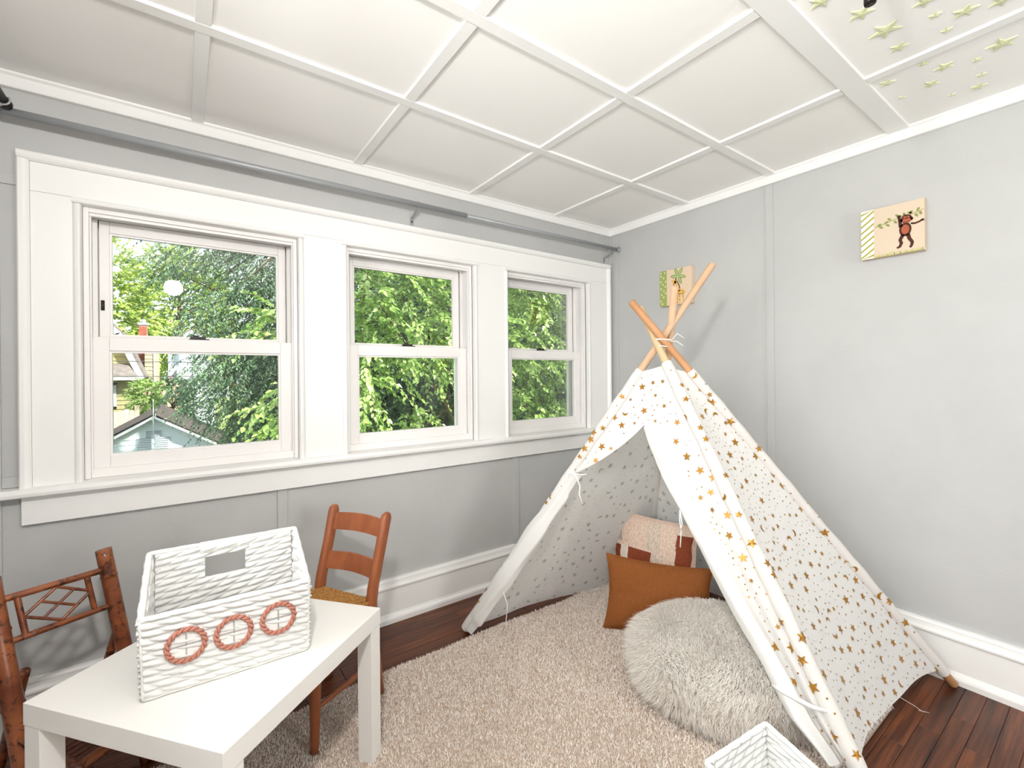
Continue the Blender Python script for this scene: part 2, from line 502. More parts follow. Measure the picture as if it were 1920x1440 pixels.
def window(n, a, c, label, M=None):
    root = thing('window_%d' % n, (0, 0, 0), kind='structure'); root['label'] = label
    # vinyl frame lining the opening, with its stepped head and jamb tracks
    q = MB()
    for s_, e in ((a, 1), (c, -1)):
        q.box(min(s_, s_ + e * .016), max(s_, s_ + e * .016), .004, .155, .846, 1.806)
        q.box(min(s_ + e * .016, s_ + e * .03), max(s_ + e * .016, s_ + e * .03), .078, .092, .86, 1.79)
        q.box(min(s_ + e * .016, s_ + e * .036), max(s_ + e * .016, s_ + e * .036), .13, .155, .86, 1.79)
        q.box(min(s_ + e * .016, s_ + e * .021), max(s_ + e * .016, s_ + e * .021), .016, .030, .86, 1.79)
    q.box(a + .016, c - .016, .004, .155, 1.79, 1.806)
    q.box(a + .016, c - .016, .012, .03, 1.779, 1.79)
    q.box(a + .016, c - .016, .13, .155, 1.765, 1.79)
    q.box(a + .016, c - .016, .036, .155, .846, .862)
    q.box(a + .016, c - .016, .02, .036, .846, .878)
    q.build('frame', [M_vinyl], root, bev=0.0012)
    x0, x1 = a + .018, c - .018
    # lower sash nearer the room, upper sash behind it
    lo = sash('lower_sash', root, x0, x1, .036, .076, .864, 1.352, .048, .05, .05, x0 + .047, x1 - .047, .918, 1.302)
    sash('upper_sash', root, x0 + .014, x1 - .014, .094, .128, 1.318, 1.789, .03, .04, .045, x0 + .044, x1 - .044, 1.36, 1.746)
    # sash lock on the meeting rail
    k = MB(); xm = (a + c) / 2 - .01
    k.box(xm - .034, xm + .034, .05, .074, 1.352, 1.357); k.box(xm - .03, xm + .022, .056, .07, 1.357, 1.366)
    k.tube([(xm - .01, .063, 1.366), (xm - .01, .063, 1.371)], .009, 10); k.build('sash_lock', [M_blackm], lo, bev=.001)
    # tilt latch slot in the left jamb
    if n == 1:
        k = MB(); k.tube([(x0 + .024, .093, 1.455), (x0 + .024, .093, 1.492)], .0055, 8); k.build('jamb_slot', [M_blackm], root)
    if M is not None: root.matrix_world = M
    return root
window(1, *OPEN[0], 'leftmost white double-hung window, widest in view, overlooking the garage')
window(2, *OPEN[1], 'middle white double-hung window with bright leaves outside')
window(3, *OPEN[2], 'rightmost white double-hung window beside the tent')
for k, o_ in enumerate(LOPEN):
    window(4 + k, *o_, 'white double-hung window number %d in the left wall counted towards the corner' % (k + 1), ML)
for k, o_ in enumerate(FOPEN):
    window(7 + k, *o_, 'white double-hung window number %d added behind the viewer for fill light' % (k + 1), MF)

# ------------------------------------------------------------------ curtain rods
def bracket(root, x, zr, yr, drop=0.075):
    q = MB(); q.box(x - .009, x + .009, -.003, 0, zr - drop - .03, zr - drop + .034)
    q.obox((x, yr * .48, zr - .033), (.006, 0, 0), (0, yr * .46, .016), (0, .0012, .0024))
    q.obox((x, yr * .93, zr - .014), (.006, 0, 0), (0, .0015, 0), (0, 0, .009))
    o = q.build('bracket', [M_steel], root)
    k = MB(); k.tube([(x, yr + .0135 * math.cos(t), zr + .0135 * math.sin(t)) for t in np.linspace(-2.4, 2.9, 16)], .0022, 6); k.build('clip', [M_steel], o)
    k = MB()
    for dz in (-.015, .012): k.lathe([(0, 0), (.0045, 0), (.0045, .002), (0, .003)], (x, -.003, zr - drop + dz), (0, -1, 0), 10)
    k.build('screw', [M_blackm], o)
    return o
ZR = 2.047
r_ = thing('curtain_rod', (-1.4, -.08, ZR), 'long grey steel curtain rod mounted above the three windows', 'curtain rod')
q = MB(); q.tube([(-2.955, -.08, ZR), (-1.2, -.08, ZR)], .0125, 16); q.build('rod', [M_steel], r_)
q = MB(); q.tube([(-1.2, -.08, ZR), (-.012, -.08, ZR + .004)], .0105, 16); q.build('inner_rod', [M_steel], r_)
q = MB(); q.lathe([(0, 0), (.02, 0), (.02, .004), (.013, .007), (.013, .016), (0, .016)], (-.002, -.08, ZR + .004), (-1, 0, 0), 18); q.build('end_flange', [M_steel], r_)
bracket(r_, -1.475, ZR, -.08); bracket(r_, -.06, ZR, -.08)
r2 = thing('curtain_rod', (XL + .08, -.5, ZR), 'dark bronze curtain rod running off the top left corner', 'curtain rod')
q = MB(); q.tube([(-2.865, -.105, ZR + .012), (-2.865, -3.3, ZR + .012)], .0125, 14); q.build('rod', [M_dark], r2)
q = MB(); q.lathe([(0, 0), (.015, .002), (.0165, .008), (.0165, .03), (.0125, .034)], (-2.865, -.092, ZR + .012), (0, -1, 0), 16); q.build('end_cap', [M_dark], r2)
for yy in (-.135, -1.85):
    q = MB(); q.obox((XL + .0015, yy, ZR - .03), (.0015, 0, 0), (0, .008, 0), (0, 0, .035)); q.tube([(XL + .002, yy, ZR - .02), (-2.9, yy, ZR - .02), (-2.865, yy, ZR - .004)], .005, 8)
    q.tube([(-2.865 + .0165 * math.cos(t), yy, ZR + .012 + .0165 * math.sin(t)) for t in np.linspace(-3.6, .6, 14)], .0028, 6); q.build('bracket', [M_steel], r2)

# hanging metal rod at the top of the picture
hr = thing('hanging_rod', (-1.193, -1.826, ZC), 'short dark metal rod hanging from the ceiling near the star stickers', 'hanging rod')
q = MB(); q.lathe([(0, 0), (.011, 0), (.0115, .004), (.0115, .15), (0, .15)], (-1.193, -1.826, 2.009), (0, 0, 1), 20); q.build('rod', [M_dark], hr)
q = MB(); q.lathe([(0, .045), (.012, .045), (.03, .03), (.045, .008), (.045, 0), (0, 0)], (-1.193, -1.826, 2.15), (0, 0, 1), 24); q.build('canopy', [M_dark], hr)

# ceiling lamp behind the viewer (seen mirrored in the left window)
def emit(name, col, s):
    q = NT(name); e = q.n('Emission'); e.inputs[0].default_value = col + (1,); e.inputs[1].default_value = s
    q.l(e.outputs[0], q.out.inputs[0]); return q.m
LX, LY, LZ = -2.478, -1.99, 1.90
lp = thing('pendant_lamp', (LX, LY, ZC), 'round glowing globe pendant lamp hanging above the viewer', 'lamp')
q = MB(); q.lathe([(0, 0), (.055, 0), (.06, .006), (.05, .02), (.02, .025), (0, .025)], (LX, LY, ZC), (0, 0, -1), 28); q.build('canopy', [M_steel], lp)
q = MB(); q.tube([(LX, LY, ZC - .02), (LX, LY, LZ + .07)], .006, 10); q.build('stem', [M_steel], lp)
q = MB(); q.lathe([(0, 0), (.022, 0), (.026, .006), (.026, .03), (0, .03)], (LX, LY, LZ + .05), (0, 0, 1), 20); q.build('socket', [M_steel], lp)
q = MB(); q.lathe([(.06 * math.sin(t), -.06 * math.cos(t)) for t in np.linspace(0, PI, 18)], (LX, LY, LZ), (0, 0, 1), 28); q.build('globe', [emit('lamp_glow', (1.0, .972, .935), LAMP_STRENGTH)], lp)

# ------------------------------------------------------------------ glow stars on the ceiling
M_star = mat('pale_green_plastic', 'D6DAB0', 0.45, 0.4)
def ceil_star(x, y, r, rot, label):
    q = MB(); n = 10
    z = ZC - .004
    ring = []
    for k in range(n):
        rr = r if k % 2 == 0 else r * .42
        an = rot + 2 * PI * k / n
        ring.append((x + rr * math.cos(an), y + rr * math.sin(an)))
    th = .0035 + r * .06
    v = [(px, py, z) for px, py in ring] + [(x + (px - x) * .93, y + (py - y) * .93, z - th * .5) for px, py in ring] + [(x, y, z - th)]
    fs = [(k, (k + 1) % n, n + (k + 1) % n, n + k) for k in range(n)] + [(n + k, n + (k + 1) % n, 2 * n) for k in range(n)] + [tuple(range(n))]
    q.add(v, [f[::-1] for f in fs]); o = q.build('star_sticker', [M_star], loc=(x, y, z))
    tag(o, label, 'star sticker', 'glow stars stuck on the ceiling')
STARS = [(-.749, -1.737, .043, 'large pale green star sticker just below the hanging metal rod'),
 (-.884, -1.719, .033, 'pale green star sticker partly covered by the hanging rod tip, to its left'),
 (-.627, -1.738, .027, 'medium pale green star sticker between the large star and the thin batten'),
 (-.655, -1.89, .031, 'medium star sticker right of the hanging rod, second largest above the thin batten'),
 (-.704, -1.837, .016, 'tiny star sticker above the thin batten, beside a medium star'),
 (-.601, -1.842, .015, 'tiny star sticker closest to the thin batten on its upper side'),
 (-.387, -1.926, .038, 'large pale green star sticker at the right edge below the thin batten'),
 (-.391, -1.797, .028, 'medium star sticker in the middle of the panel below the thin batten'),
 (-.308, -1.747, .026, 'medium star sticker at centre of the trio nearest the right wall'),
 (-.294, -1.664, .012, 'tiny star sticker nearest the corner of wide batten and right wall'),
 (-.441, -1.66, .025, 'medium star sticker beside the wide batten crossing'),
 (-.148, -1.841, .025, 'medium star sticker low against the right wall moulding'),
 (-.231, -1.86, .014, 'tiny star sticker right above the medium star by the moulding'),
 (-.162, -1.775, .012, 'tiny star sticker left of the medium star by the moulding'),
 (-.466, -1.762, .014, 'tiny star sticker just under the thin batten'),
 (-.348, -1.867, .014, 'tiny star sticker left of the large star at the right edge'),
 (-.793, -1.835, .03, 'star sticker cut by the top edge right of the hanging rod'),
 (-.625, -1.957, .03, 'star sticker cut by the top edge near the upper right corner'),
 (-1.023, -1.672, .034, 'star sticker cut by the top edge beside the wide batten')]
for k, (x, y_, r, lb) in enumerate(STARS):
    ceil_star(x, y_, r, .3 + k * 1.1, lb)

# ------------------------------------------------------------------ small paintings on canvas
M_canvas = mat('cream_canvas', 'D6C4AE', 0.8, 0.2, bump=((400, 400, 400), 0.2, 0.001))
M_canvas2 = mat('peach_canvas', 'E0C8AE', 0.8, 0.2, bump=((400, 400, 400), 0.2, 0.001))
M_white_p = mat('white_paint', 'F2EDE2', .8); M_olive = mat('olive_paint', 'A8A24A', .8); M_leafp = mat('leaf_paint', '8A9150', .8)
M_brownp = mat('brown_paint', '4A2318', .8); M_rustp = mat('orange_brown_paint', 'A8583C', .8); M_grassp = mat('grass_paint', 'C2C46A', .8)
M_greenp = mat('green_paint', '9AA65A', .8); M_gold = mat('yellow_paint', 'E8B45A', .8); M_palm = mat('palm_paint', '8FA45E', .8); M_palm2 = mat('palm_light_paint', 'B5C286', .8)
def canvas(y1, y0, z0, z1, th, label, m):
    """hung on the right wall: picture x runs from y1 (left, larger y) to y0"""
    root = thing('canvas_painting', (0, (y0 + y1) / 2, z0), label, 'painting')
    q = MB(); q.box(-th, -.001, y0, y1, z0, z1); c = q.build('canvas', [m], root, bev=.002)
    W, H = y1 - y0, z1 - z0
    lay = [0]
    def P(u, v, k): return (-th - .0003 - .00012 * k, y1 - u * W, z0 + v * H)
    def shape(name, polys, m_, sub=None):
        lay[0] += 1
        q = MB()
        for pts in polys:
            n = len(pts); o = [P(u, v, lay[0]) for u, v in pts]
            q.add(o, [tuple(range(n))])
        return q.build(name, [m_], sub or c)
    return root, c, shape
def ell(cx, cy_, rx, ry, rot=0, n=20, t0=0, t1=2 * PI):
    return [(cx + rx * math.cos(t) * math.cos(rot) - ry * math.sin(t) * math.sin(rot), cy_ + rx * math.cos(t) * math.sin(rot) + ry * math.sin(t) * math.cos(rot)) for t in np.linspace(t0, t1, n, endpoint=False)]
def stroke(pts, w0, w1=None):
    w1 = w0 if w1 is None else w1
    L = []; R_ = []
    n = len(pts)
    for i, p in enumerate(pts):
        a = pts[max(i - 1, 0)]; b_ = pts[min(i + 1, n - 1)]
        d = Vector((b_[0] - a[0], b_[1] - a[1])).normalized()
        w_ = w0 + (w1 - w0) * i / (n - 1)
        L.append((p[0] - d.y * w_, p[1] + d.x * w_)); R_.append((p[0] + d.y * w_, p[1] - d.x * w_))
    return [[L[i], R_[i], R_[i + 1], L[i + 1]] for i in range(n - 1)]
def leafp(cx, cy_, L, W_, rot):
    pts = [(t * L, W_ * math.sin(PI * t) ** .8) for t in np.linspace(0, 1, 8)] + [(t * L, -W_ * math.sin(PI * t) ** .8) for t in np.linspace(1, 0, 8)[1:-1]]
    c_, s_ = math.cos(rot), math.sin(rot)
    return [(cx + x * c_ - y_ * s_, cy_ + x * s_ + y_ * c_) for x, y_ in pts]

# monkey painting
rt, c, shape = canvas(-1.462, -1.670, 1.684, 1.892, .034, 'square canvas painting of a brown monkey hanging from a vine', M_canvas)
shape('side_panel', [[(0, 0), (.215, 0), (.215, 1), (0, 1)]], M_white_p)
sp = []
for k in range(9):
    v0 = -.12 + k * .128
    pg = [(0, v0), (.215, v0 + .165), (.215, v0 + .165 + .045), (0, v0 + .04)]
    pg = [(u, min(max(v, 0), 1)) for u, v in pg]
    if max(p[1] for p in pg) - min(p[1] for p in pg) > .02: sp.append(pg)
shape('painted_stripe', sp, M_olive)
vine = [(.23, .62), (.32, .63), (.42, .66), (.52, .69), (.6, .715), (.68, .715), (.76, .715), (.84, .74), (.92, .755), (.99, .79)]
shape('painted_vine', stroke(vine, .006), M_leafp)
lv = []
for (u, v, rt_) in ((.27, .63, .5), (.30, .62, -.6), (.38, .65, .5), (.41, .64, -.7), (.5, .695, 2.4), (.54, .68, -1.0), (.62, .73, 2.3), (.65, .7, .6), (.72, .72, 2.0), (.78, .735, 1.0), (.82, .745, 2.6), (.86, .73, -1.0), (.89, .76, 1.1), (.93, .76, -1.2)):
    lv.append(leafp(u, v, .085, .022, rt_))
shape('painted_leaf', lv, M_leafp)
body = stroke([(.62, .72), (.635, .62), (.645, .52)], .022, .03) + stroke([(.80, .555), (.86, .54), (.92, .555), (.965, .575)], .018, .016)
body += [ell(.622, .735, .032, .026), ell(.972, .578, .028, .022), ell(.715, .46, .095, .135), ell(.735, .66, .085, .085), ell(.655, .645, .022, .03), ell(.815, .645, .022, .03)]
body += stroke([(.68, .36), (.635, .27), (.655, .2), (.63, .14), (.585, .12)], .032, .02) + stroke([(.755, .36), (.775, .27), (.82, .19), (.81, .13), (.785, .09)], .032, .02)
shape('painted_monkey', body, M_brownp)
shape('painted_face', [ell(.735, .63, .062, .05), ell(.712, .69, .026, .026), ell(.755, .69, .026, .026)], M_rustp)
shape('painted_belly', [ell(.715, .46, .062, .092)], M_rustp)
shape('painted_muzzle', stroke([(.69, .605), (.735, .595), (.78, .61)], .005), M_brownp)
gr = []
for k in range(60):
    u = .22 + .77 * (k + .5) / 60 + random.uniform(-.01, .01); hgt = random.uniform(.04, .1)
    gr.append([(u - .006, .0), (u + .006, 0), (u + random.uniform(-.02, .02), hgt)])
shape('painted_grass', gr, M_grassp)
# giraffe painting
rt, c, shape = canvas(-.432, -.648, 1.612, 1.828, .034, 'square canvas painting of a giraffe under a palm, behind the tent poles', M_canvas2)
shape('side_panel', [[(0, 0), (.235, 0), (.235, 1), (0, 1)]], M_greenp)
dots = []
for (u, v) in ((.04, .95), (.17, .94), (.05, .86), (.13, .8), (.04, .7), (.2, .69), (.11, .62), (.05, .5), (.14, .43), (.07, .33), (.13, .26), (.04, .15), (.09, .07), (.2, .36), (.19, .55)):
    o_ = ell(u, v, .026, .026, n=14); i_ = ell(u, v, .015, .015, n=14)
    dots += [[o_[k], o_[(k + 1) % 14], i_[(k + 1) % 14], i_[k]] for k in range(14)]
shape('painted_ring', dots, M_white_p)
pl = [leafp(.6, .78, .26, .05, a_) for a_ in (3.05, 2.0, 1.0, -.25, -1.15)]
shape('palm_leaf', pl, M_palm)
shape('palm_leaf_light', [leafp(.6, .78, .22, .018, a_) for a_ in (3.05, 2.0, 1.0, -.25, -1.15)], M_palm2)
shape('palm_trunk', stroke([(.55, .74), (.5, .66), (.42, .5), (.40, .3), (.39, .02)], .014, .03), M_brownp)
gi = [ell(.47, .64, .085, .045, -.5)] + stroke([(.5, .66), (.57, .5), (.6, .35)], .035, .06) + [ell(.68, .33, .13, .075)] + stroke([(.58, .33), (.57, .15), (.57, .02)], .025, .02) + stroke([(.64, .28), (.64, .02)], .022) + stroke([(.74, .28), (.76, .02)], .022) + stroke([(.47, .67), (.46, .73)], .008)
shape('painted_giraffe', gi, M_gold)
sp = [ell(u, v, .013, .013, n=8) for u, v in ((.53, .6), (.56, .54), (.55, .47), (.6, .42), (.58, .38), (.63, .36), (.68, .37), (.74, .35), (.66, .3), (.72, .29), (.78, .31), (.57, .25), (.64, .22), (.575, .15), (.64, .12), (.75, .2), (.57, .05))]
shape('painted_spot', sp, M_brownp)
shape('painted_mane', stroke([(.56, .66), (.63, .52), (.65, .42)], .012), M_brownp)

# ------------------------------------------------------------------ rug
M_rug = mat('beige_rug_backing', 'B8A593', 0.95, 0.1)
def tint_mat(name, stops, rough=0.9, spec=0.1, trans=0.0):
    q = NT(name); a = q.n('Attribute'); a.attribute_name = 'tint'
    rp = q.n('ValToRGB'); els = rp.color_ramp.elements
    while len(els) < len(stops): els.new(0.5)
    for e, (p, c_) in zip(els, stops): e.position = p; e.color = lin(c_) + (1,)
    q.l(a.outputs['Fac'], rp.inputs[0]); q.l(rp.outputs[0], q.b.inputs['Base Color'])
    q.b.inputs['Roughness'].default_value = rough; q.b.inputs['Specular IOR Level'].default_value = spec
    if trans:
        tr = q.n('BsdfTranslucent'); q.l(rp.outputs[0], tr.inputs[0])
        mx = q.n('MixShader'); mx.inputs[0].default_value = trans
        q.l(q.b.outputs[0], mx.inputs[1]); q.l(tr.outputs[0], mx.inputs[2]); q.l(mx.outputs[0], q.out.inputs[0])
    return q.m
M_pile = tint_mat('beige_pile', [(0, 'BDABA0'), (.3, 'ECDFD6'), (.7, 'F8F0E9'), (1, 'FDF9F5')])
RX0, RX1, RY0, RY1 = -2.86, -.40, -1.645, -.372
def rug_edge(x):   # back edge wanders a little
    return RY1 - .03 * max(0, min(1, (-1.7 - x) / .35)) * (1 if x < -1.7 else 0) + .006 * math.sin(x * 9)
rug = thing('rug', (-1.6, -1.0, 0), 'beige shag rug under the table and reaching into the tent', 'rug')
n = 40
pts = [(RX0 + (RX1 - RX0) * k / n, rug_edge(RX0 + (RX1 - RX0) * k / n), .001) for k in range(n + 1)] + [(RX1, RY0, .001), (RX0, RY0, .001)]
q = MB(); q.poly(pts, .007, (0, 0, 1)); q.build('backing', [M_rug], rug)
N = 230000
x = RNG.uniform(RX0, RX1, N); y_ = RNG.uniform(RY0, RY1 + .006, N)
edge = np.array([0.0] * N); edge = RY1 - .03 * np.clip((-1.7 - x) / .35, 0, 1) + .006 * np.sin(x * 9)
keep = y_ < edge + RNG.uniform(-.004, .004, N)
x, y_ = x[keep], y_[keep]; N = len(x)
hgt = RNG.uniform(.005, .011, N); wd = RNG.uniform(.0014, .0024, N); an = RNG.uniform(0, 2 * PI, N); lx = RNG.normal(0, .0035, N); ly = RNG.normal(0, .0035, N)
V = np.zeros((N, 3, 3))
V[:, 0] = np.c_[x - np.cos(an) * wd, y_ - np.sin(an) * wd, np.full(N, .0075)]
V[:, 1] = np.c_[x + np.cos(an) * wd, y_ + np.sin(an) * wd, np.full(N, .0075)]
V[:, 2] = np.c_[x + lx, y_ + ly, .0075 + hgt]
tint = np.clip(RNG.normal(.52, .22, N), 0, 1)
arrays_mesh('pile', V.reshape(-1, 3), np.arange(N * 3).reshape(N, 3), M_pile, rug, attr=np.repeat(tint, 3))
ZRUG = .0125

# ------------------------------------------------------------------ white table
M_table = mat('white_lacquer', 'EEECE8', 0.42, 0.45)
TA, TBp, TC = Vector((-2.724, -.677, 0)), Vector((-2.365, -1.115, 0)), Vector((-1.929, -.740, 0))
e1 = (TA - TBp).normalized(); e2 = (TC - TBp).normalized(); e2 = (e2 - e1 * e1.dot(e2)).normalized()
L1, L2 = (TA - TBp).length, (TC - TBp).length
ctr = TBp + e1 * L1 / 2 + e2 * L2 / 2
tb = thing('side_table', (ctr.x, ctr.y, 0), 'low square white lacquered side table with thick square legs', 'table')
ZT = .465
q = MB(); q.obox(ctr + Vector((0, 0, ZT - .0255)), e1 * L1 / 2, e2 * L2 / 2, (0, 0, .0255)); q.build('table_top', [M_table], tb, bev=.0016)
for i in (0, 1):
    for j in (0, 1):
        p = TBp + e1 * (.026 + i * (L1 - .052)) + e2 * (.026 + j * (L2 - .052))
        q = MB(); zb = ZRUG - .004
        q.obox(p + Vector((0, 0, (ZT - .0515 + zb) / 2)), e1 * .0245, e2 * .0245, (0, 0, (ZT - .0515 - zb) / 2)); q.build('leg', [M_table], tb, bev=.0012)

# ------------------------------------------------------------------ woven paper-rope baskets
M_rope = mat('white_paper_rope', 'E3E2DF', 0.72, 0.25, col2='D2D2D0', vscale=(25, 25, 90), bump=((60, 60, 400), 0.35, 0.002))
M_rope2 = mat('white_rope_rim', 'EDEBE7', 0.7, 0.25, bump=((150, 150, 300), 0.4, 0.002))
M_coral = mat('coral_rope', 'B47A69', 0.85, 0.2, bump=((300, 300, 300), 0.5, 0.002))
M_disc = mat('white_felt', 'EDE9E5', 0.9, 0.1); M_greyb = mat('grey_thread', 'A9A6A4', 0.9, 0.1)
def woven_wall(root, name, c00, c10, c11, c01, hole=None, th=.006, rh=.0175, seg=.046, cell=.0027):
    """slab whose faces are rows of fat braided strands; corners bottom-left, bottom-right, top-right, top-left"""
    c00, c10, c11, c01 = map(Vector, (c00, c10, c11, c01))
    W_ = ((c10 - c00).length + (c11 - c01).length) / 2; H_ = max((c01 - c00).length, (c11 - c10).length)
    nu, nv = int(W_ / cell), int(H_ / cell * 1.1)
    nrm = (c10 - c00).cross(c01 - c00).normalized()
    def S(u, v): return c00.lerp(c10, u).lerp(c01.lerp(c11, u), v)
    def disp(u, v, side):
        z = v * H_ / rh; row = math.floor(z); f = z - row
        t = u * W_ / seg + (.5 if row % 2 else 0) + (0.85 * (f - .5)) * (1 if row % 2 else 1) + .35 * nz3(u * 5, row * .7, side * 3)
        g = t - math.floor(t)
        s_ = math.sin(PI * f) ** .75 * math.sin(PI * g) ** .5
        return .0075 * s_ + .0012 * nz3(u * 40, v * 30, side)
    act = np.ones((nu, nv), bool)
    if hole:
        for i in range(nu):
            for j in range(nv):
                if hole[0] < (i + .5) / nu < hole[1] and hole[2] < (j + .5) / nv < hole[3]: act[i, j] = False
    idx = lambda i, j, s_: (j * (nu + 1) + i) + s_ * (nu + 1) * (nv + 1)
    v = []
    for s_ in (0, 1):
        sg = 1 if s_ == 0 else -1
        for j in range(nv + 1):
            for i in range(nu + 1):
                u_, v_ = i / nu, j / nv
                v.append(S(u_, v_) + nrm * sg * (th / 2 + disp(u_, v_, s_)))
    fs = []
    for i in range(nu):
        for j in range(nv):
            if not act[i, j]: continue
            fs.append((idx(i, j, 0), idx(i + 1, j, 0), idx(i + 1, j + 1, 0), idx(i, j + 1, 0)))
            fs.append((idx(i, j + 1, 1), idx(i + 1, j + 1, 1), idx(i + 1, j, 1), idx(i, j, 1)))
            for di, dj, a_, b_ in ((-1, 0, (i, j + 1), (i, j)), (1, 0, (i + 1, j), (i + 1, j + 1)), (0, -1, (i, j), (i + 1, j)), (0, 1, (i + 1, j + 1), (i, j + 1))):
                ii, jj = i + di, j + dj
                if not (0 <= ii < nu and 0 <= jj < nv) or not act[ii, jj]:
                    fs.append((idx(*b_, 0), idx(*a_, 0), idx(*a_, 1), idx(*b_, 1)))
    q = MB(); q.add(v, fs, True); o = q.build(name, [M_rope], root)
    return o, S, nrm, W_, H_
def rope(a, c_, r=.006, n=26):
    a = Vector(a); c_ = Vector(c_); return [a.lerp(c_, k / n) + Vector((nz3(k, 1, 2, .7), nz3(k, 5, 3, .7), nz3(k, 7, 9, .7))) * .0015 for k in range(n + 1)]
def basket(label, origin, ex, ey, W_, D_, hf, hb, flare, windows=False, z0=0.0, gap=.012, group=None, hole=(.37, .665, .66, .875)):
    """origin = front-left bottom corner; ex along the front, ey towards the back"""
    ex = Vector(ex).normalized(); ey = Vector(ey).normalized(); O = Vector(origin); O.z = z0
    c_ = O + ex * W_ / 2 + ey * D_ / 2
    root = thing('woven_basket', (c_.x, c_.y, z0), label, 'basket', group)
    up = Vector((0, 0, 1))
    def B(i, j): return O + ex * (W_ * i) + ey * (D_ * j) + up * .006
    def T(i, j):
        return B(i, j) + ex * (flare * (2 * i - 1)) + ey * (flare * (2 * j - 1)) + up * ((hb if j else hf) - .006)
    fw, S, nrm, fW, fH = woven_wall(root, 'front_wall', B(0, 0), B(1, 0), T(1, 0), T(0, 0))
    g = gap
    woven_wall(root, 'back_wall', B(1, 1) - ex * g * .3, B(0, 1) + ex * g * .3, T(0, 1) + ex * g, T(1, 1) - ex * g, hole=hole)
    woven_wall(root, 'side_wall', B(0, 1), B(0, 0), T(0, 0), T(0, 1)); woven_wall(root, 'side_wall', B(1, 0), B(1, 1), T(1, 1), T(1, 0))
    q = MB(); q.obox(c_ + up * .005, ex * (W_ / 2 - .002), ey * (D_ / 2 - .002), up * .004); q.build('bottom', [M_rope], root)
    q = MB()
    for a_, b_ in ((T(0, 0), T(1, 0)), (T(1, 0), T(1, 1)), (T(1, 1), T(0, 1)), (T(0, 1), T(0, 0))): q.tube(rope(a_, b_), .0062, 8)
    q.build('rim', [M_rope2], root)
    q = MB()
    for i in (0, 1):
        for j in (0, 1): q.tube(rope(B(i, j), T(i, j)), .0055, 8)
    for a_, b_ in ((B(0, 0), B(1, 0)), (B(1, 0), B(1, 1)), (B(1, 1), B(0, 1)), (B(0, 1), B(0, 0))): q.tube(rope(a_, b_), .0055, 8)
    q.build('corner_rope', [M_rope2], root)
    if hole:   # wrapped grip above the hand hole
        b0, b1 = T(1, 1), T(0, 1)
        q = MB(); k0, k1 = hole[0] - .02, hole[1] + .02
        dn = (B(0, 1) - T(0, 1)) * (1 - hole[3])
        for k in range(44):
            p = b0.lerp(b1, k0 + (k1 - k0) * (k + .5) / 44); q.tube([p - ey * .0045 + dn * .9, p - ey * .006, p + up * .005, p + ey * .006, p + ey * .0045 + dn * .9], .0024, 6)
        q.build('hand_grip', [M_rope2], root)
    if windows:
        for u, v in ((.235, .57), (.512, .565), (.795, .59)):
            p = S(u, v) + nrm * .0085
            a_ = (S(u + .01, v) - S(u - .01, v)).normalized(); b_ = nrm.cross(a_).normalized()
            R1 = .0365
            rg = MB()
            for tw in (0, PI):
                rg.tube([p + a_ * ((R1 + .0032 * math.cos(9 * t + tw)) * math.cos(t)) + b_ * ((R1 + .0032 * math.cos(9 * t + tw)) * math.sin(t)) + nrm * (.002 + .0028 * math.sin(9 * t + tw)) for t in np.linspace(0, 2 * PI, 97)], .0036, 6, caps=False)
            ro = rg.build('round_window', [M_coral], root)
            dk = MB(); dk.poly([p + a_ * (R1 * math.cos(t)) + b_ * (R1 * math.sin(t)) - nrm * .004 for t in np.linspace(0, 2 * PI, 32, endpoint=False)], .0025, nrm); dk.build('white_disc', [M_disc], ro)
            for d1, d2 in ((a_, b_), (b_, a_)):
                cb = MB(); cb.obox(p - nrm * .0008, d1 * R1, d2 * .0016, nrm * .001); cb.build('cross_bar', [M_greyb], ro)
    return root
basket('white woven basket with three coral-ringed windows standing on the side table', (-2.500, -.841, 0), (.341, -.010, 0), (.010, .341, 0), .3415, .2, .188, .272, .004, True, z0=ZT, group=None)
basket('white woven basket at the bottom edge in front of the fur pouf', (-1.383, -1.785, 0), (.99, -.1, 0), (.1, .99, 0), .21, .23, .16, .222, .02, False, z0=ZRUG, hole=None)

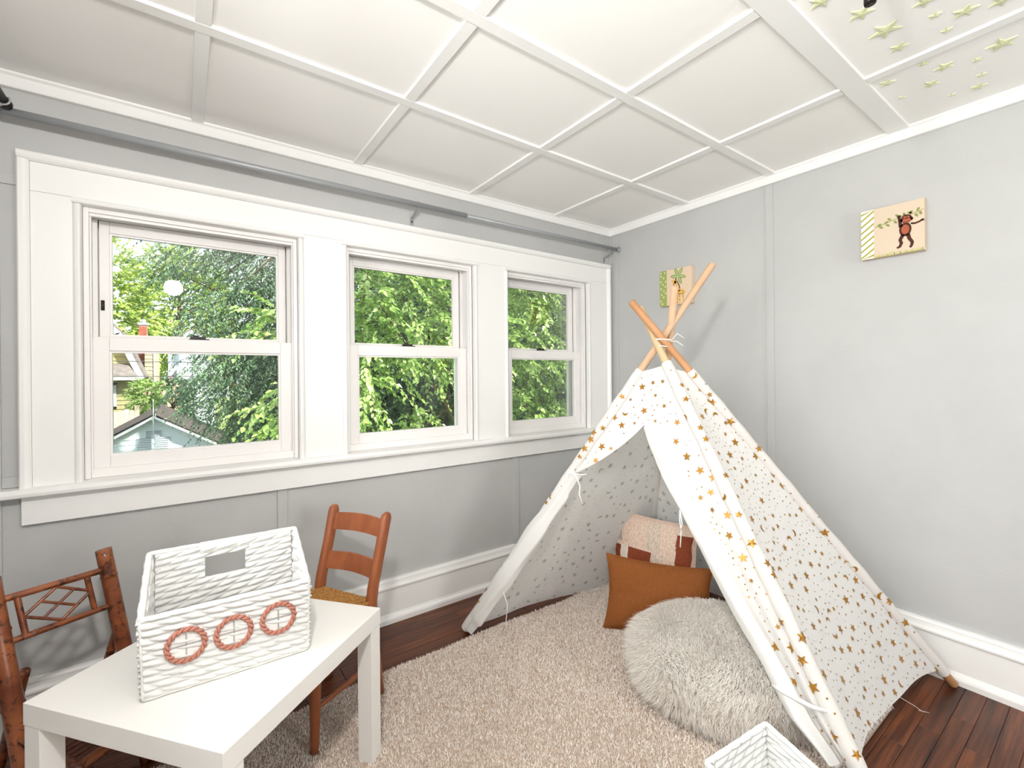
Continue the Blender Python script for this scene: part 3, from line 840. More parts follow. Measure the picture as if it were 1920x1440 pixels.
# ------------------------------------------------------------------ wooden ladder-back chair with rush seat
M_chair = mat('cherry_wood', '84482C', 0.36, 0.45, col2='A5623C', vscale=(20, 20, 4), vpos=(.3, .75), bump=((60, 60, 8), 0.06, 0.001))
M_rush = mat('woven_rush', '8A5A2C', 0.75, 0.2, col2='B98A4E', vscale=(90, 90, 90), vpos=(.35, .65))
RR, FR = Vector((-1.833, -.488, 0)), Vector((-2.094, -.632, 0))
fw = (FR - RR).normalized(); wd_ = Vector((-fw.y, fw.x, 0)) * -1          # towards the far side
if wd_.y < 0: wd_ = -wd_
CW = .262
ch = thing('ladder_back_chair', tuple((RR + FR) / 2 + wd_ * CW / 2), "child's reddish wooden ladder-back chair with rush seat tucked under the table", 'chair')
up = Vector((0, 0, 1))
ZS = .365
def rear_post(side):
    o = wd_ * (CW * side)
    lean = Vector((.033, .018, 0)) + wd_ * (-.004 if side == 0 else .004)
    path = [(0, Vector((.0, .0, 0))), (.1, fw * .016), (.2, fw * .030), (ZS, fw * .040), (.42, fw * .030), (.55, fw * .0 + lean * .25), (.655, lean * 1.0), (.672, lean * 1.06), (.679, lean * 1.08)]
    pts = [RR + o + d + up * z for z, d in path]
    q = MB(); hw = .0145; hd = .0215
    prof = []
    n = len(pts)
    verts = []; sec = 12
    for i, p in enumerate(pts):
        k = 1.0 if i < n - 2 else (.8 if i == n - 2 else .35)
        kk = .86 if i == 0 else 1.0
        for a in range(sec):
            t = 2 * PI * (a + .5) / sec
            ca, sa = math.cos(t), math.sin(t)
            sx = math.copysign(abs(ca) ** .55, ca); sy = math.copysign(abs(sa) ** .55, sa)
            verts.append(p + wd_ * (sx * hw * k * kk) + fw * (sy * hd * k * kk))
    fs = [(i * sec + a, i * sec + (a + 1) % sec, (i + 1) * sec + (a + 1) % sec, (i + 1) * sec + a) for i in range(n - 1) for a in range(sec)]
    q.add(verts, fs, True); q.f += [tuple(range(sec - 1, -1, -1)), tuple((n - 1) * sec + a for a in range(sec))]; q.sm += [False, True]; q.mi += [0, 0]
    q.build('back_post', [M_chair], ch)
    def at(z):
        for (z0_, d0), (z1_, d1) in zip(path, path[1:]):
            if z0_ <= z <= z1_: return RR + o + d0.lerp(d1, (z - z0_) / (z1_ - z0_)) + up * z
    return at
pr, pl_ = rear_post(0), rear_post(1)
for zc, hh in ((.617, .031), (.475, .030)):
    q = MB()
    def slat(u, v):
        z = zc + (v - .5) * 2 * hh
        a, c_ = pr(z), pl_(z)
        return a.lerp(c_, u) - fw * (.016 * math.sin(PI * u)) + up * (.006 * math.sin(PI * u) * (1 if v > .5 else .6))
    q.grid(lambda u, v: slat(u, v) + fw * .004, 14, 3); q.grid(lambda u, v: slat(u, v) - fw * .004, 14, 3, flip=True)
    for v in (0, 1): q.grid(lambda u, w_, v=v: slat(u, v) + fw * (.004 - .008 * w_), 14, 1, flip=(v == 1))
    q.build('back_slat', [M_chair], ch)
FL = FR + wd_ * CW
feet = [(FR, .0), (FL, .0)]
for k, P0 in enumerate((FR, FL)):
    zb = ZRUG - .004
    q = MB(); q.tube([P0 + up * zb, P0 + up * .03, P0 + up * .15 - fw * .003, P0 + up * .25 - fw * .006, P0 + up * (ZS + .012) - fw * .008], [.0115, .0135, .0165, .0175, .0165], 14); q.build('front_leg', [M_chair], ch)
def rail(name, a, c_, r=.0085): q = MB(); a = Vector(a); c_ = Vector(c_); q.tube([a, a.lerp(c_, .15), a.lerp(c_, .5), a.lerp(c_, .85), c_], [r * .75, r, r * 1.15, r, r * .75], 10); q.build(name, [M_chair], ch)
for o in (Vector((0, 0, 0)), wd_ * CW):
    rail('stretcher', FR + o + up * .145, RR + o + fw * .018 + up * .145)
    rail('seat_rail', FR + o + up * ZS - fw * .008, RR + o + fw * .04 + up * ZS, .009)
rail('stretcher', FR + up * .19, FL + up * .19); rail('stretcher', RR + fw * .022 + up * .17, RR + wd_ * CW + fw * .022 + up * .17)
rail('seat_rail', FR + up * ZS - fw * .008, FL + up * ZS - fw * .008, .009); rail('seat_rail', RR + fw * .04 + up * ZS, RR + wd_ * CW + fw * .04 + up * ZS, .009)
# rush: strands laid as nested rectangles that dip to the middle
A0, A1, A2, A3 = FR - fw * .006, FR + wd_ * CW - fw * .006, RR + wd_ * CW + fw * .04, RR + fw * .04
cc = (A0 + A1 + A2 + A3) / 4
q = MB()
for k in range(18):
    s_ = 1.03 - k * .057
    z = ZS + .011 - .006 * (k / 18)
    pp = [cc + (p - cc) * s_ + up * z for p in (A0, A1, A2, A3)]
    loop = []
    for i in range(4):
        for t in np.linspace(0, 1, 9)[:-1]: loop.append(pp[i].lerp(pp[(i + 1) % 4], t) + up * (.0012 * nz3(k * 3.1, i * 7 + t * 6, 0)))
    q.tube(loop + [loop[0]], .0042, 6, caps=False)
q.obox(cc + up * (ZS + .001), (A1 - A0) * .47, (A3 - A0) * .47, up * .004)
q.build('rush_seat', [M_rush], ch, kind='stuff')

# ------------------------------------------------------------------ bamboo chair
def bamboo_mat(name):
    q = NT(name); tc = q.n('TexCoord')
    n1 = q.n('TexNoise'); n1.inputs['Scale'].default_value = 38; n1.inputs['Detail'].default_value = 5; n1.inputs['Roughness'].default_value = .7
    q.l(tc.outputs['Object'], n1.inputs[0])
    r1 = q.n('ValToRGB'); r1.color_ramp.elements[0].position = .40; r1.color_ramp.elements[1].position = .47
    r1.color_ramp.elements[0].color = lin('4A2018') + (1,); r1.color_ramp.elements[1].color = (1, 1, 1, 1)
    q.l(n1.outputs[0], r1.inputs[0])
    n2 = q.n('TexNoise'); n2.inputs['Scale'].default_value = 14; q.l(tc.outputs['Object'], n2.inputs[0])
    r2_ = q.n('ValToRGB'); r2_.color_ramp.elements[0].position = .3; r2_.color_ramp.elements[1].position = .7
    r2_.color_ramp.elements[0].color = lin('642F19') + (1,); r2_.color_ramp.elements[1].color = lin('935430') + (1,)
    q.l(n2.outputs[0], r2_.inputs[0])
    mx = q.n('Mix'); mx.data_type = 'RGBA'; mx.blend_type = 'MULTIPLY'; mx.inputs[0].default_value = .8
    q.l(r2_.outputs[0], mx.inputs[6]); q.l(r1.outputs[0], mx.inputs[7]); q.l(mx.outputs[2], q.b.inputs['Base Color'])
    q.b.inputs['Roughness'].default_value = .32
    return q.m
M_bam = bamboo_mat('burnt_bamboo')
M_seatb = mat('dark_woven_slats', '4A2415', 0.5, 0.3, col2='6E3A20', vscale=(60, 60, 60))
M_bend = mat('bamboo_cut_end', 'C98F5E', 0.7)
bc = thing('bamboo_chair', (-2.66, -.45, 0), "child's burnt bamboo chair with lattice back at the left edge", 'chair')
def bam(name, a, c_, r, par, nodes=2, seed=0, capm=False, r1=None):
    a = Vector(a); c_ = Vector(c_); r1 = r if r1 is None else r1
    nn = 24; pts = []; rad = []
    nd = [(k + .5 + .15 * math.sin(seed + k * 2.3)) / nodes for k in range(nodes)]
    ts = sorted(set(list(np.linspace(0, 1, nn)) + [x_ + d for x_ in nd for d in (-.012, 0, .012)]))
    for t in ts:
        rr = r + (r1 - r) * t
        for x_ in nd:
            if abs(t - x_) < .0005: rr *= 1.10
        pts.append(a.lerp(c_, t)); rad.append(rr)
    q = MB(); q.tube(pts, rad, 14)
    return q.build(name, [M_bam], par)
Lp = [Vector((-2.853, -.341, .66)), Vector((-2.734, -.491, 0))]
Rp = [Vector((-2.631, -.247, .662)), Vector((-2.520, -.335, 0))]
def on(P, z): t = (P[0].z - z) / (P[0].z - P[1].z); return P[0].lerp(P[1], t)
bam('post', Lp[0], Lp[1], .0225, bc, 3, 1); bam('post', Rp[0], Rp[1], .0205, bc, 3, 4)
RT, RM = .600, .490
bam('top_rail', on(Lp, RT), on(Rp, RT) , .0095, bc, 2, 2); bam('lower_rail', on(Lp, RM), on(Rp, RM), .0085, bc, 2, 3)
def bp(u, v): return on(Lp, RM + (RT - RM) * v).lerp(on(Rp, RM + (RT - RM) * v), u)
bam('lattice_upright', bp(.19, 0), bp(.18, 1), .0075, bc, 1, 5); bam('lattice_upright', bp(.80, 0), bp(.79, 1), .0075, bc, 1, 6)
# diamond lattice between the uprights
pts_ = dict(t=bp(.51, .93), r=bp(.80, .56), b=bp(.50, .08), l=bp(.20, .46))
mid = lambda a, c_: (a + c_) / 2
for a, c_ in (('t', 'r'), ('r', 'b'), ('b', 'l'), ('l', 't')): bam('lattice_bar', pts_[a], pts_[c_], .0042, bc, 1, 7)
bam('lattice_bar', mid(pts_['t'], pts_['l']), mid(pts_['r'], pts_['b']), .0038, bc, 1, 8)
bam('lattice_bar', mid(pts_['t'], pts_['r']), mid(pts_['l'], pts_['b']), .0038, bc, 1, 9)
# crossed rear legs with cut tops, seat frame and slatted seat
nf = Vector((.54, -.84, 0)).normalized()
wv = (on(Rp, .3) - on(Lp, .3)); wv.z = 0
q1 = bam('rear_leg', (-2.600, -.222, .392), (-2.700, -.075, 0), .0125, bc, 2, 11); q2 = bam('rear_leg', (-2.786, -.345, .388), (-2.885, -.165, 0), .0125, bc, 2, 12)
for P_ in ((-2.600, -.222, .392), (-2.786, -.345, .388)):
    pass
ZB = .262
sl, sr = on(Lp, ZB), on(Rp, ZB)
fl_, fr_ = sl + nf * .27, sr + nf * .25
bam('seat_rail', sl, sr, .011, bc, 2, 13); bam('seat_rail', fl_, fr_, .012, bc, 2, 14); bam('seat_rail', sl, fl_, .011, bc, 2, 15); bam('seat_rail', sr, fr_, .011, bc, 2, 16)
bam('front_leg', fl_ + up * .01, fl_ + nf * .01 - up * (ZB - ZRUG + .004), .014, bc, 2, 17); bam('front_leg', fr_ + up * .01, fr_ + nf * .01 - up * (ZB - ZRUG + .004), .014, bc, 2, 18)
bam('lower_brace', on(Lp, .1), on(Rp, .1), .008, bc, 2, 19)
bam('side_brace', on(Lp, .13), fl_ - up * .13, .008, bc, 2, 20); bam('side_brace', on(Rp, .13), fr_ - up * .13, .008, bc, 2, 21)
for k in range(13):
    t = (k + .6) / 13.3
    a, c_ = sl.lerp(fl_, t), sr.lerp(fr_, t)
    q = MB(); q.obox((a + c_) / 2 + up * .009, (c_ - a) / 2, nf * .0085, up * .002); q.build('seat_slat', [M_seatb], bc)

# ------------------------------------------------------------------ teepee tent
def cloth_mat(name, col, tr):
    q = NT(name); b_ = q.b; b_.inputs['Base Color'].default_value = lin(col) + (1,); b_.inputs['Roughness'].default_value = .9; b_.inputs['Specular IOR Level'].default_value = .1
    tc = q.n('TexCoord'); n_ = q.n('TexNoise'); n_.inputs['Scale'].default_value = 14; n_.inputs['Detail'].default_value = 3; q.l(tc.outputs['Object'], n_.inputs[0])
    bp_ = q.n('Bump'); bp_.inputs['Strength'].default_value = .12; bp_.inputs['Distance'].default_value = .02; q.l(n_.outputs[0], bp_.inputs['Height']); q.l(bp_.outputs[0], b_.inputs['Normal'])
    t_ = q.n('BsdfTranslucent'); t_.inputs[0].default_value = lin(col) + (1,)
    mx = q.n('MixShader'); mx.inputs[0].default_value = tr
    q.l(b_.outputs[0], mx.inputs[1]); q.l(t_.outputs[0], mx.inputs[2]); q.l(mx.outputs[0], q.out.inputs[0])
    return q.m
M_cloth = cloth_mat('white_tent_cotton', 'F6F5F3', .36)
M_goldp = mat('gold_foil_print', 'B07E28', 0.38, 0.5, metal=.45, col2='9A6A1E', vscale=(30, 30, 30))
M_ghost = mat('painted_print_show_through', 'C4BEB8', 0.9, .1)  # grey decals paint in where foil would block light through the cloth
M_poleL = mat('pale_pine', 'D2B294', 0.5, .3, col2='C5A07E', vscale=(6, 6, 3)); M_poleO = mat('orange_pine', 'B07F57', 0.5, .3, col2='BE9068', vscale=(6, 6, 3)); M_poleY = mat('yellow_pine', 'CFB48E', 0.5, .3)
M_string = mat('white_cotton_string', 'EFEDEA', 0.9, .1)
tent = thing('teepee_tent', (-.62, -1.04, 0), 'white cotton teepee play tent printed with gold stars and moons', 'tent')
POLE = {'R': (Vector((-.052, -1.752, 0)), Vector((-.759, -.986, 1.333)), M_poleO, 1.135, 0.0415, .904),
        'N': (Vector((-.930, -1.769, 0)), Vector((-.769, -.946, 1.340)), M_poleY, 1.118, .071, .925),
        'L': (Vector((-1.363, -.299, 0)), Vector((-.726, -.936, 1.342)), M_poleL, 1.245, .014, .902),
        'F': (Vector((-.075, -.365, 0)), Vector((-.662, -.939, 1.345)), M_poleL, 1.165, .012, .916)}
TC_ = Vector((-.62, -1.04, 0))
def pole(k, s_): return POLE[k][0].lerp(POLE[k][1], s_)
def pole_ext(k, s_): a, c_ = POLE[k][0], POLE[k][1]; return a + (c_ - a) * s_
for k, (b0, ap, m_, top, h0, h1) in POLE.items():
    q = MB(); P0, P1 = pole_ext(k, .004), pole_ext(k, top); d = (P1 - P0).normalized(); r = .0155
    q.tube([P0, P0 + d * .006, P1 - d * .003, P1], [r * .8, r, r, r * .85], 18); q.build('pole', [m_], tent)
def hem(k, v): return POLE[k][4] + (POLE[k][5] - POLE[k][4]) * v
def face_fn(ka, kb, sag, hem_fn=None, fold=None):
    """u from pole ka to kb, v from hem to top"""
    nrm0 = ((pole(kb, .1) - pole(ka, .1)).cross(pole(ka, .8) - pole(ka, .1))).normalized()
    if nrm0.dot(pole(ka, .3).lerp(pole(kb, .3), .5) - (TC_ + up * .4)) < 0: nrm0 = -nrm0
    def S(u, v):
        h_ = hem_fn(u) if hem_fn else 0
        sa = POLE[ka][4] + h_ + (POLE[ka][5] - POLE[ka][4] - h_) * v; sb = POLE[kb][4] + h_ + (POLE[kb][5] - POLE[kb][4] - h_) * v
        p = pole(ka, sa).lerp(pole(kb, sb), u)
        wid = (1 - v)
        d = -sag * math.sin(PI * u) * (.35 + wid) * .8
        if fold: d += fold(u, v)
        d += .004 * nz3(p.x, p.y, p.z, 9) + .002 * nz3(p.x, p.y, p.z, 25)
        return p + nrm0 * d
    return S, nrm0
def nrm_at(S, u, v, ref):
    e = .004
    a = S(min(u + e, 1), v) - S(max(u - e, 0), v); c_ = S(u, min(v + e, 1)) - S(u, max(v - e, 0))
    n_ = a.cross(c_).normalized()
    return (-n_ if n_.dot(ref) < 0 else n_), c_.normalized()
def motif(kind, r, rot):
    if kind == 'star': return [((r if k % 2 == 0 else r * .42) * math.cos(rot + PI * k / 5), (r if k % 2 == 0 else r * .42) * math.sin(rot + PI * k / 5)) for k in range(10)]
    if kind == 'moon':
        o_ = [(r * math.cos(t), r * math.sin(t)) for t in np.linspace(-2.1, 2.1, 12)]; i_ = [(r * (.42 + .82 * math.cos(t) * 1.0) * 1.0 - .78 * r + .0, r * .95 * math.sin(t)) for t in np.linspace(1.15, -1.15, 9)]
        i_ = [(-.50 * r + (x_ + .5 * r) * .45 + .1 * r, y_) for x_, y_ in [(r * math.cos(t), r * .87 * math.sin(t)) for t in np.linspace(2.0, -2.0, 9)]]
        pts_m = o_ + i_[1:-1]; c_, s_ = math.cos(rot), math.sin(rot)
        return [(x_ * c_ - y_ * s_, x_ * s_ + y_ * c_) for x_, y_ in pts_m]
    return [(r * math.cos(t), r * math.sin(t)) for t in np.linspace(0, 2 * PI, 7, endpoint=False)]
def prints(name, S, ref, par, count, m_, side=1, clip=None, seed=1, scale=1.0, off=.0016):
    rg = random.Random(seed); q = MB(); placed = []
    tries = 0
    while len(placed) < count and tries < count * 40:
        tries += 1
        v = 1 - math.sqrt(rg.uniform(.004, 1)); u = rg.uniform(.02, .98)
        if clip and not clip(u, v): continue
        P = S(u, v)
        x_ = rg.random()
        if x_ < .3: kd, r, gap = 'star', rg.uniform(.014, .0195) * scale, .025
        elif x_ < .5: kd, r, gap = 'star', rg.uniform(.0085, .012) * scale, .017
        elif x_ < .57: kd, r, gap = 'moon', rg.uniform(.011, .015) * scale, .020
        else: kd, r, gap = 'dot', rg.uniform(.0016, .0034) * scale, .009
        if any((P - p2).length < (gap + g2) for p2, g2 in placed): continue
        placed.append((P, gap))
        n_, tv = nrm_at(S, u, v, ref); tu = tv.cross(n_)
        pts_m = motif(kd, r, rg.uniform(0, 6.28)); cx = P + n_ * (off * side)
        k = len(pts_m)
        vs = [cx + tu * a + tv * c_ for a, c_ in pts_m]
        if kd == 'star': q.add(vs + [cx], [(i, (i + 1) % k, k) for i in range(k)])
        else: q.add(vs, [tuple(range(k))])
    return q.build(name, [m_], par, kind='stuff')
def panel(name, ka, kb, sag, nu=36, nv=60, **kw):
    S, n0 = face_fn(ka, kb, sag, **kw); q = MB(); q.grid(S, nu, nv); return q.build(name, [M_cloth], tent), S, n0
# right outer face
hemR = lambda u: (.020 * math.sin(PI * u) ** .8 + .006 * math.sin(9 * u)) * (1 if 0 < u < 1 else 0)
pR, SR, nR = panel('canvas_panel', 'N', 'R', .035, hem_fn=hemR)
prints('star_print', SR, nR, pR, 560, M_goldp, 1, seed=3)
# back faces, seen from inside
pB, SB, nB = panel('canvas_panel', 'F', 'R', .04); prints('star_print', SB, nB, pB, 160, M_ghost, -1, seed=5)
fl = lambda u, v: .018 * math.sin(7 * u + 2.5 * v) * (1 - v) * math.sin(PI * u) + .02 * math.sin(PI * u) * (1 - v) ** 2 * math.sin(4 * u)
pL, SL, nL = panel('canvas_panel', 'L', 'F', .03, nu=48, fold=fl); prints('star_print', SL, nL, pL, 420, M_ghost, -1, seed=7, scale=.95)
# front face: closed top and tied-back sides around the doorway
hs = lambda k, s_: (s_ - POLE[k][4]) / (POLE[k][5] - POLE[k][4])
VO = .797                                  # doorway peak
def edgeL(v): return max(.006, .478 * ((v - .605) / (VO - .605)) ** .92) if v > .605 else .006
EDR = [(0.0, .955), (.018, .949), (.073, .915), (.17, .895), (.318, .838), (.425, .80), (.534, .741), (.688, .604), (.797, .478)]
def edgeR(v):
    for (a, ua), (c_, uc) in zip(EDR, EDR[1:]):
        if v <= c_: return ua + (uc - ua) * (v - a) / (c_ - a)
    return .478
SF, nF = face_fn('L', 'N', .012)
q = MB()
q.grid(lambda u, v: SF(u, VO + (1 - VO) * v), 36, 16)
def left_flap(u, v):
    vv = .595 + (VO - .595) * v; e = edgeL(vv); p = SF(u * e, vv); return p + nF * (.010 * math.sin(PI * u) * (1 - v))
q.grid(left_flap, 14, 16)
def right_strip(u, v):
    vv = VO * v; e = edgeR(vv); uu = e + (1 - e) * u
    g = (1 - v)
    return SF(uu, vv) + nF * ((.022 * math.sin(PI * 3.2 * u) * math.sin(PI * min(1, u * 1.2)) * (.3 + g)) * min(1, (1 - v) * 4) + .018 * g * (1 - u))
q.grid(right_strip, 30, 60)
pF = q.build('canvas_panel', [M_cloth], tent)
prints('star_print', lambda u, v: SF(u, VO + (1 - VO) * v), nF, pF, 46, M_goldp, 1, seed=11, scale=.95, off=.002)
prints('star_print', left_flap, nF, pF, 9, M_goldp, 1, seed=12, clip=lambda u, v: v > .3 and u > .1, off=.002)
prints('star_print', right_strip, nF, pF, 90, M_goldp, 1, seed=13, clip=lambda u, v: .42 < u < .92, scale=1.0, off=.003)
# flap lining folded back over the doorway edge (right) and gathered along the left pole
def lining(u, v):
    vv = .01 + (VO - .02) * v; e = edgeR(vv); wdt = .42 * (1 - v) + .14
    uu = e + (1 - e) * wdt * u - .004
    g = (1 - v)
    return SF(min(uu, 1), vv) + nF * (.012 + .030 * math.sin(PI * u) * (.35 + g) * min(1, (1 - v) * 5) + .006 * math.sin(12 * v + 5 * u) + .018 * g)
q = MB(); q.grid(lining, 16, 60); fR = q.build('door_flap', [M_cloth], tent)
def rollL(u, v):
    s_ = .02 + .555 * v
    p = pole('L', s_); d = (POLE['L'][1] - POLE['L'][0]).normalized()
    inn = (pole('N', s_) - p); inn = (inn - d * inn.dot(d)).normalized(); o_ = d.cross(inn).normalized()
    if o_.dot(CAM - p) < 0: o_ = -o_
    r = .030 + .013 * math.sin(PI * min(1, v * 1.1)) + .003 * math.sin(23 * v) + .0035 * math.sin(5 * u * 2 * PI + 9 * v)
    if abs(v - .93) < .05: r *= .8
    if v < .06: r *= .75
    t = 2 * PI * u
    return p + inn * (.024 + r * 1.05 * math.cos(t)) + o_ * (.008 + r * .62 * math.sin(t))
q = MB(); q.grid(rollL, 28, 56, closed_u=True); fL = q.build('door_flap', [M_cloth], tent)
# pole sleeves sewn along the edges
for k, rs in (('R', .021), ('N', .0235), ('L', .022), ('F', .021)):
    a, c_ = POLE[k][4] - .004, POLE[k][5] + .004
    ps = [pole(k, a + (c_ - a) * t) for t in np.linspace(0, 1, 40)]
    q = MB(); q.tube(ps, [rs * (1 + .06 * math.sin(i * 1.7) + .05 * math.sin(i * .6)) for i in range(40)], 16, caps=False); sl_ = q.build('pole_sleeve', [M_cloth], tent)
    d = (ps[-1] - ps[0]).normalized(); tocam = (CAM - ps[20]); tocam = (tocam - d * tocam.dot(d)).normalized(); sd = d.cross(tocam)
    rg = random.Random(40 + ord(k)); q = MB(); dist = .05; tot = (ps[-1] - ps[0]).length
    if k == 'F': continue
    while dist < tot - .02:
        an = rg.uniform(-1.25, 1.25); n_ = tocam * math.cos(an) + sd * math.sin(an); tu = d.cross(n_)
        kd = rg.choice(['star', 'star', 'star', 'moon', 'dot', 'dot']); r = rg.uniform(.012, .02) if kd == 'star' else rg.uniform(.011, .014) if kd == 'moon' else .003
        cx = ps[0] + d * dist
        pm = motif(kd, r, rg.uniform(0, 6.28)); kk = len(pm)
        def wrap(a_, c2): th_ = a_ / rs; return cx + d * c2 + (n_ * math.cos(th_) + tu * math.sin(th_)) * (rs * 1.13)
        vs = [wrap(a_, c2) for a_, c2 in pm]
        if kd == 'star': q.add(vs + [wrap(0, 0)], [(i, (i + 1) % kk, kk) for i in range(kk)])
        else: q.add(vs, [tuple(range(kk))])
        dist += rg.uniform(.03, .075)
    q.build('star_print', [M_goldp], sl_, kind='stuff')
# lashing and tie strings
apx = (POLE['R'][1] + POLE['N'][1] + POLE['L'][1] + POLE['F'][1]) / 4
vw = (CAM - apx).normalized(); sx = vw.cross(up).normalized()
q = MB()
for dz, ph in ((.010, 0), (-.022, .6), (.004, 1.5)):
    q.tube([apx + up * (dz + .006 * math.sin(t + ph)) + vw * (.062 * math.cos(t)) + sx * (.036 * math.sin(t)) for t in np.linspace(0, 2 * PI, 30)], .0022, 6, caps=False)
for e_ in ((.055, .012), (.05, -.02)):
    q.tube([apx - sx * .03 + vw * .04, apx - sx * (.03 + e_[0] * .5) + vw * .05 + up * (e_[1] + .02), apx - sx * (.03 + e_[0]) + vw * .05 + up * e_[1]], .0016, 5)
q.build('lashing', [M_string], tent)
def string(pts_s, r=.0016, nm='tie_string'):
    q = MB(); q.tube(pts_s, r, 6); return q.build(nm, [M_string], tent)
pl0 = pole('L', .565); inn = (pole('N', .565) - pl0).normalized()
string([pl0 + inn * .03 + vw * .045 + up * .01, pl0 + inn * .055 + vw * .05 - up * .04, pl0 + inn * .05 + vw * .05 - up * .075, pl0 + inn * .065 + vw * .045 - up * .115], .003)
q = MB(); d = (POLE['L'][1] - POLE['L'][0]).normalized(); o_ = d.cross(inn).normalized()
q.tube([pl0 + inn * (.022 + .042 * math.cos(t)) + o_ * (.012 + .038 * math.sin(t)) + d * .01 * math.sin(t) for t in np.linspace(0, 2 * PI, 26)], .0035, 6, caps=False); q.build('tie_band', [M_string], tent)
pl1 = pole('L', .17); inn1 = (pole('N', .17) - pl1).normalized()
string([pl1 + inn1 * .06 + vw * .03 + up * .0, pl1 + inn1 * .085 + vw * .03 - up * .05, pl1 + inn1 * .08 + vw * .04 - up * .12, pl1 + inn1 * .09 + vw * .04 - up * .175])
e0 = right_strip(0, .66)
string([e0 + nF * .03, e0 + nF * .035 - up * .035, e0 + nF * .03 - up * .08 + inn * .004, e0 + nF * .03 - up * .14], .0024)
string([e0 + nF * .03, e0 + nF * .045 - up * .05 + inn * .012, e0 + nF * .04 - up * .075 + inn * .006], .002)
a_, c_ = lining(.15, .16), SF(.99, .13)
q = MB()
for k in range(12):
    pass
bandp = [lining(.02, .155) + nF * .012, lining(.5, .15) + nF * .012, SF(.97, .108) + nF * .034, SF(1, .106) + nF * .02]
q.tube(bandp, .005, 8, squash=((0, 0, 1), .4, 1.3)); q.build('tie_band', [M_string], tent)
# frayed threads along the right hem
q = MB(); rg = random.Random(5)
for k in range(46):
    u = rg.uniform(.22, .52); p = SR(u, .001); q.tube([p, p + nR * rg.uniform(.001, .006) - up * rg.uniform(.004, .014) + Vector((rg.uniform(-.008, .008), -.004, 0))], [.0006, .0003], 3)
p = SR(.6, .002); q.tube([p, p + Vector((.03, -.035, -.025)), p + Vector((.07, -.045, -.055)), p + Vector((.09, -.06, -.06)), p + Vector((.05, -.04, -.045))], .0007, 4)
q.build('frayed_thread', [M_string], pR, kind='stuff')

# ------------------------------------------------------------------ cushions inside the tent
def pillow_fn(BL, BR, TR, TL, T, pw=2.6, seed=0, pinch=.05):
    BL, BR, TR, TL = map(Vector, (BL, BR, TR, TL)); n0 = (BR - BL).cross(TL - BL).normalized()
    if n0.dot(CAM - BL) < 0: n0 = -n0
    def S(u, v, side=1):
        x_, y_ = 2 * u - 1, 2 * v - 1
        k = pinch
        ux = u + (.5 - u) * k * (1 - y_ * y_) * 0 + (-x_) * k * .5 * (1 - (1 - y_ * y_)) * 0 + x_ * -k * .5 * (1 - y_ * y_)
        vy = v + y_ * -k * .5 * (1 - x_ * x_)
        p = BL.lerp(BR, ux).lerp(TL.lerp(TR, ux), vy)
        t = T * (max(0, 1 - abs(x_) ** pw) * max(0, 1 - abs(y_) ** pw)) ** .55
        t *= 1 + .12 * nz3(u * 3, v * 3, seed)
        return p + n0 * (side * t + .006 * nz3(u * 5 + 3, v * 5, seed) * (1 - max(abs(x_), abs(y_)) ** 6))
    return S, n0
def pillow(name, label, quad, T, m_, m_back=None, seed=0, nu=36, nv=30, pinch=.05):
    S, n0 = pillow_fn(*quad, T, seed=seed, pinch=pinch)
    c_ = sum((Vector(p) for p in quad), Vector()) / 4
    root = thing(name, (c_.x, c_.y, ZRUG), label, 'pillow')
    q = MB(); q.grid(lambda u, v: S(u, v, 1), nu, nv); q.grid(lambda u, v: S(u, v, -1), nu, nv, flip=True, mi=1)
    q.build('cover', [m_, m_back or m_], root)
    q = MB(); ring = [S(t, 0, 0) for t in np.linspace(0, 1, 24)] + [S(1, t, 0) for t in np.linspace(0, 1, 20)[1:]] + [S(1 - t, 1, 0) for t in np.linspace(0, 1, 24)[1:]] + [S(0, 1 - t, 0) for t in np.linspace(0, 1, 20)[1:]]
    q.tube(ring, .0028, 6, caps=False); q.build('seam', [m_], root)
    return root, S, n0
M_knit = mat('ochre_knit', '7E4A24', 0.95, .1, col2='8E5730', vscale=(200, 200, 200), bump=((500, 500, 500), .6, .002))
M_flat = mat('beige_flatweave', 'B9A593', 0.95, .1, col2='D6C8B8', vscale=(160, 160, 40), vpos=(.4, .6), bump=((300, 300, 300), .6, .002))
M_pink = mat('blush_flatweave', 'C7A794', 0.95, .1, col2='DDCBBB', vscale=(220, 220, 30), vpos=(.4, .6), bump=((300, 300, 300), .6, .002))
M_brick = mat('brick_flatweave', '84442E', 0.95, .1, col2='763B27', vscale=(150, 150, 150), bump=((300, 300, 300), .6, .002))
M_creamw = mat('cream_flatweave', 'E2D8CC', 0.95, .1, col2='D0C4B6', vscale=(150, 150, 60), bump=((300, 300, 300), .6, .002))
M_linen = mat('grey_linen', 'A59C90', 0.95, .1)
bBL = Vector((-.838, -.690, .016)); bTL = Vector((-.773, -.655, .338)); bTR = Vector((-.463, -1.018, .303)); bBR = bTR + (bBL - bTL)
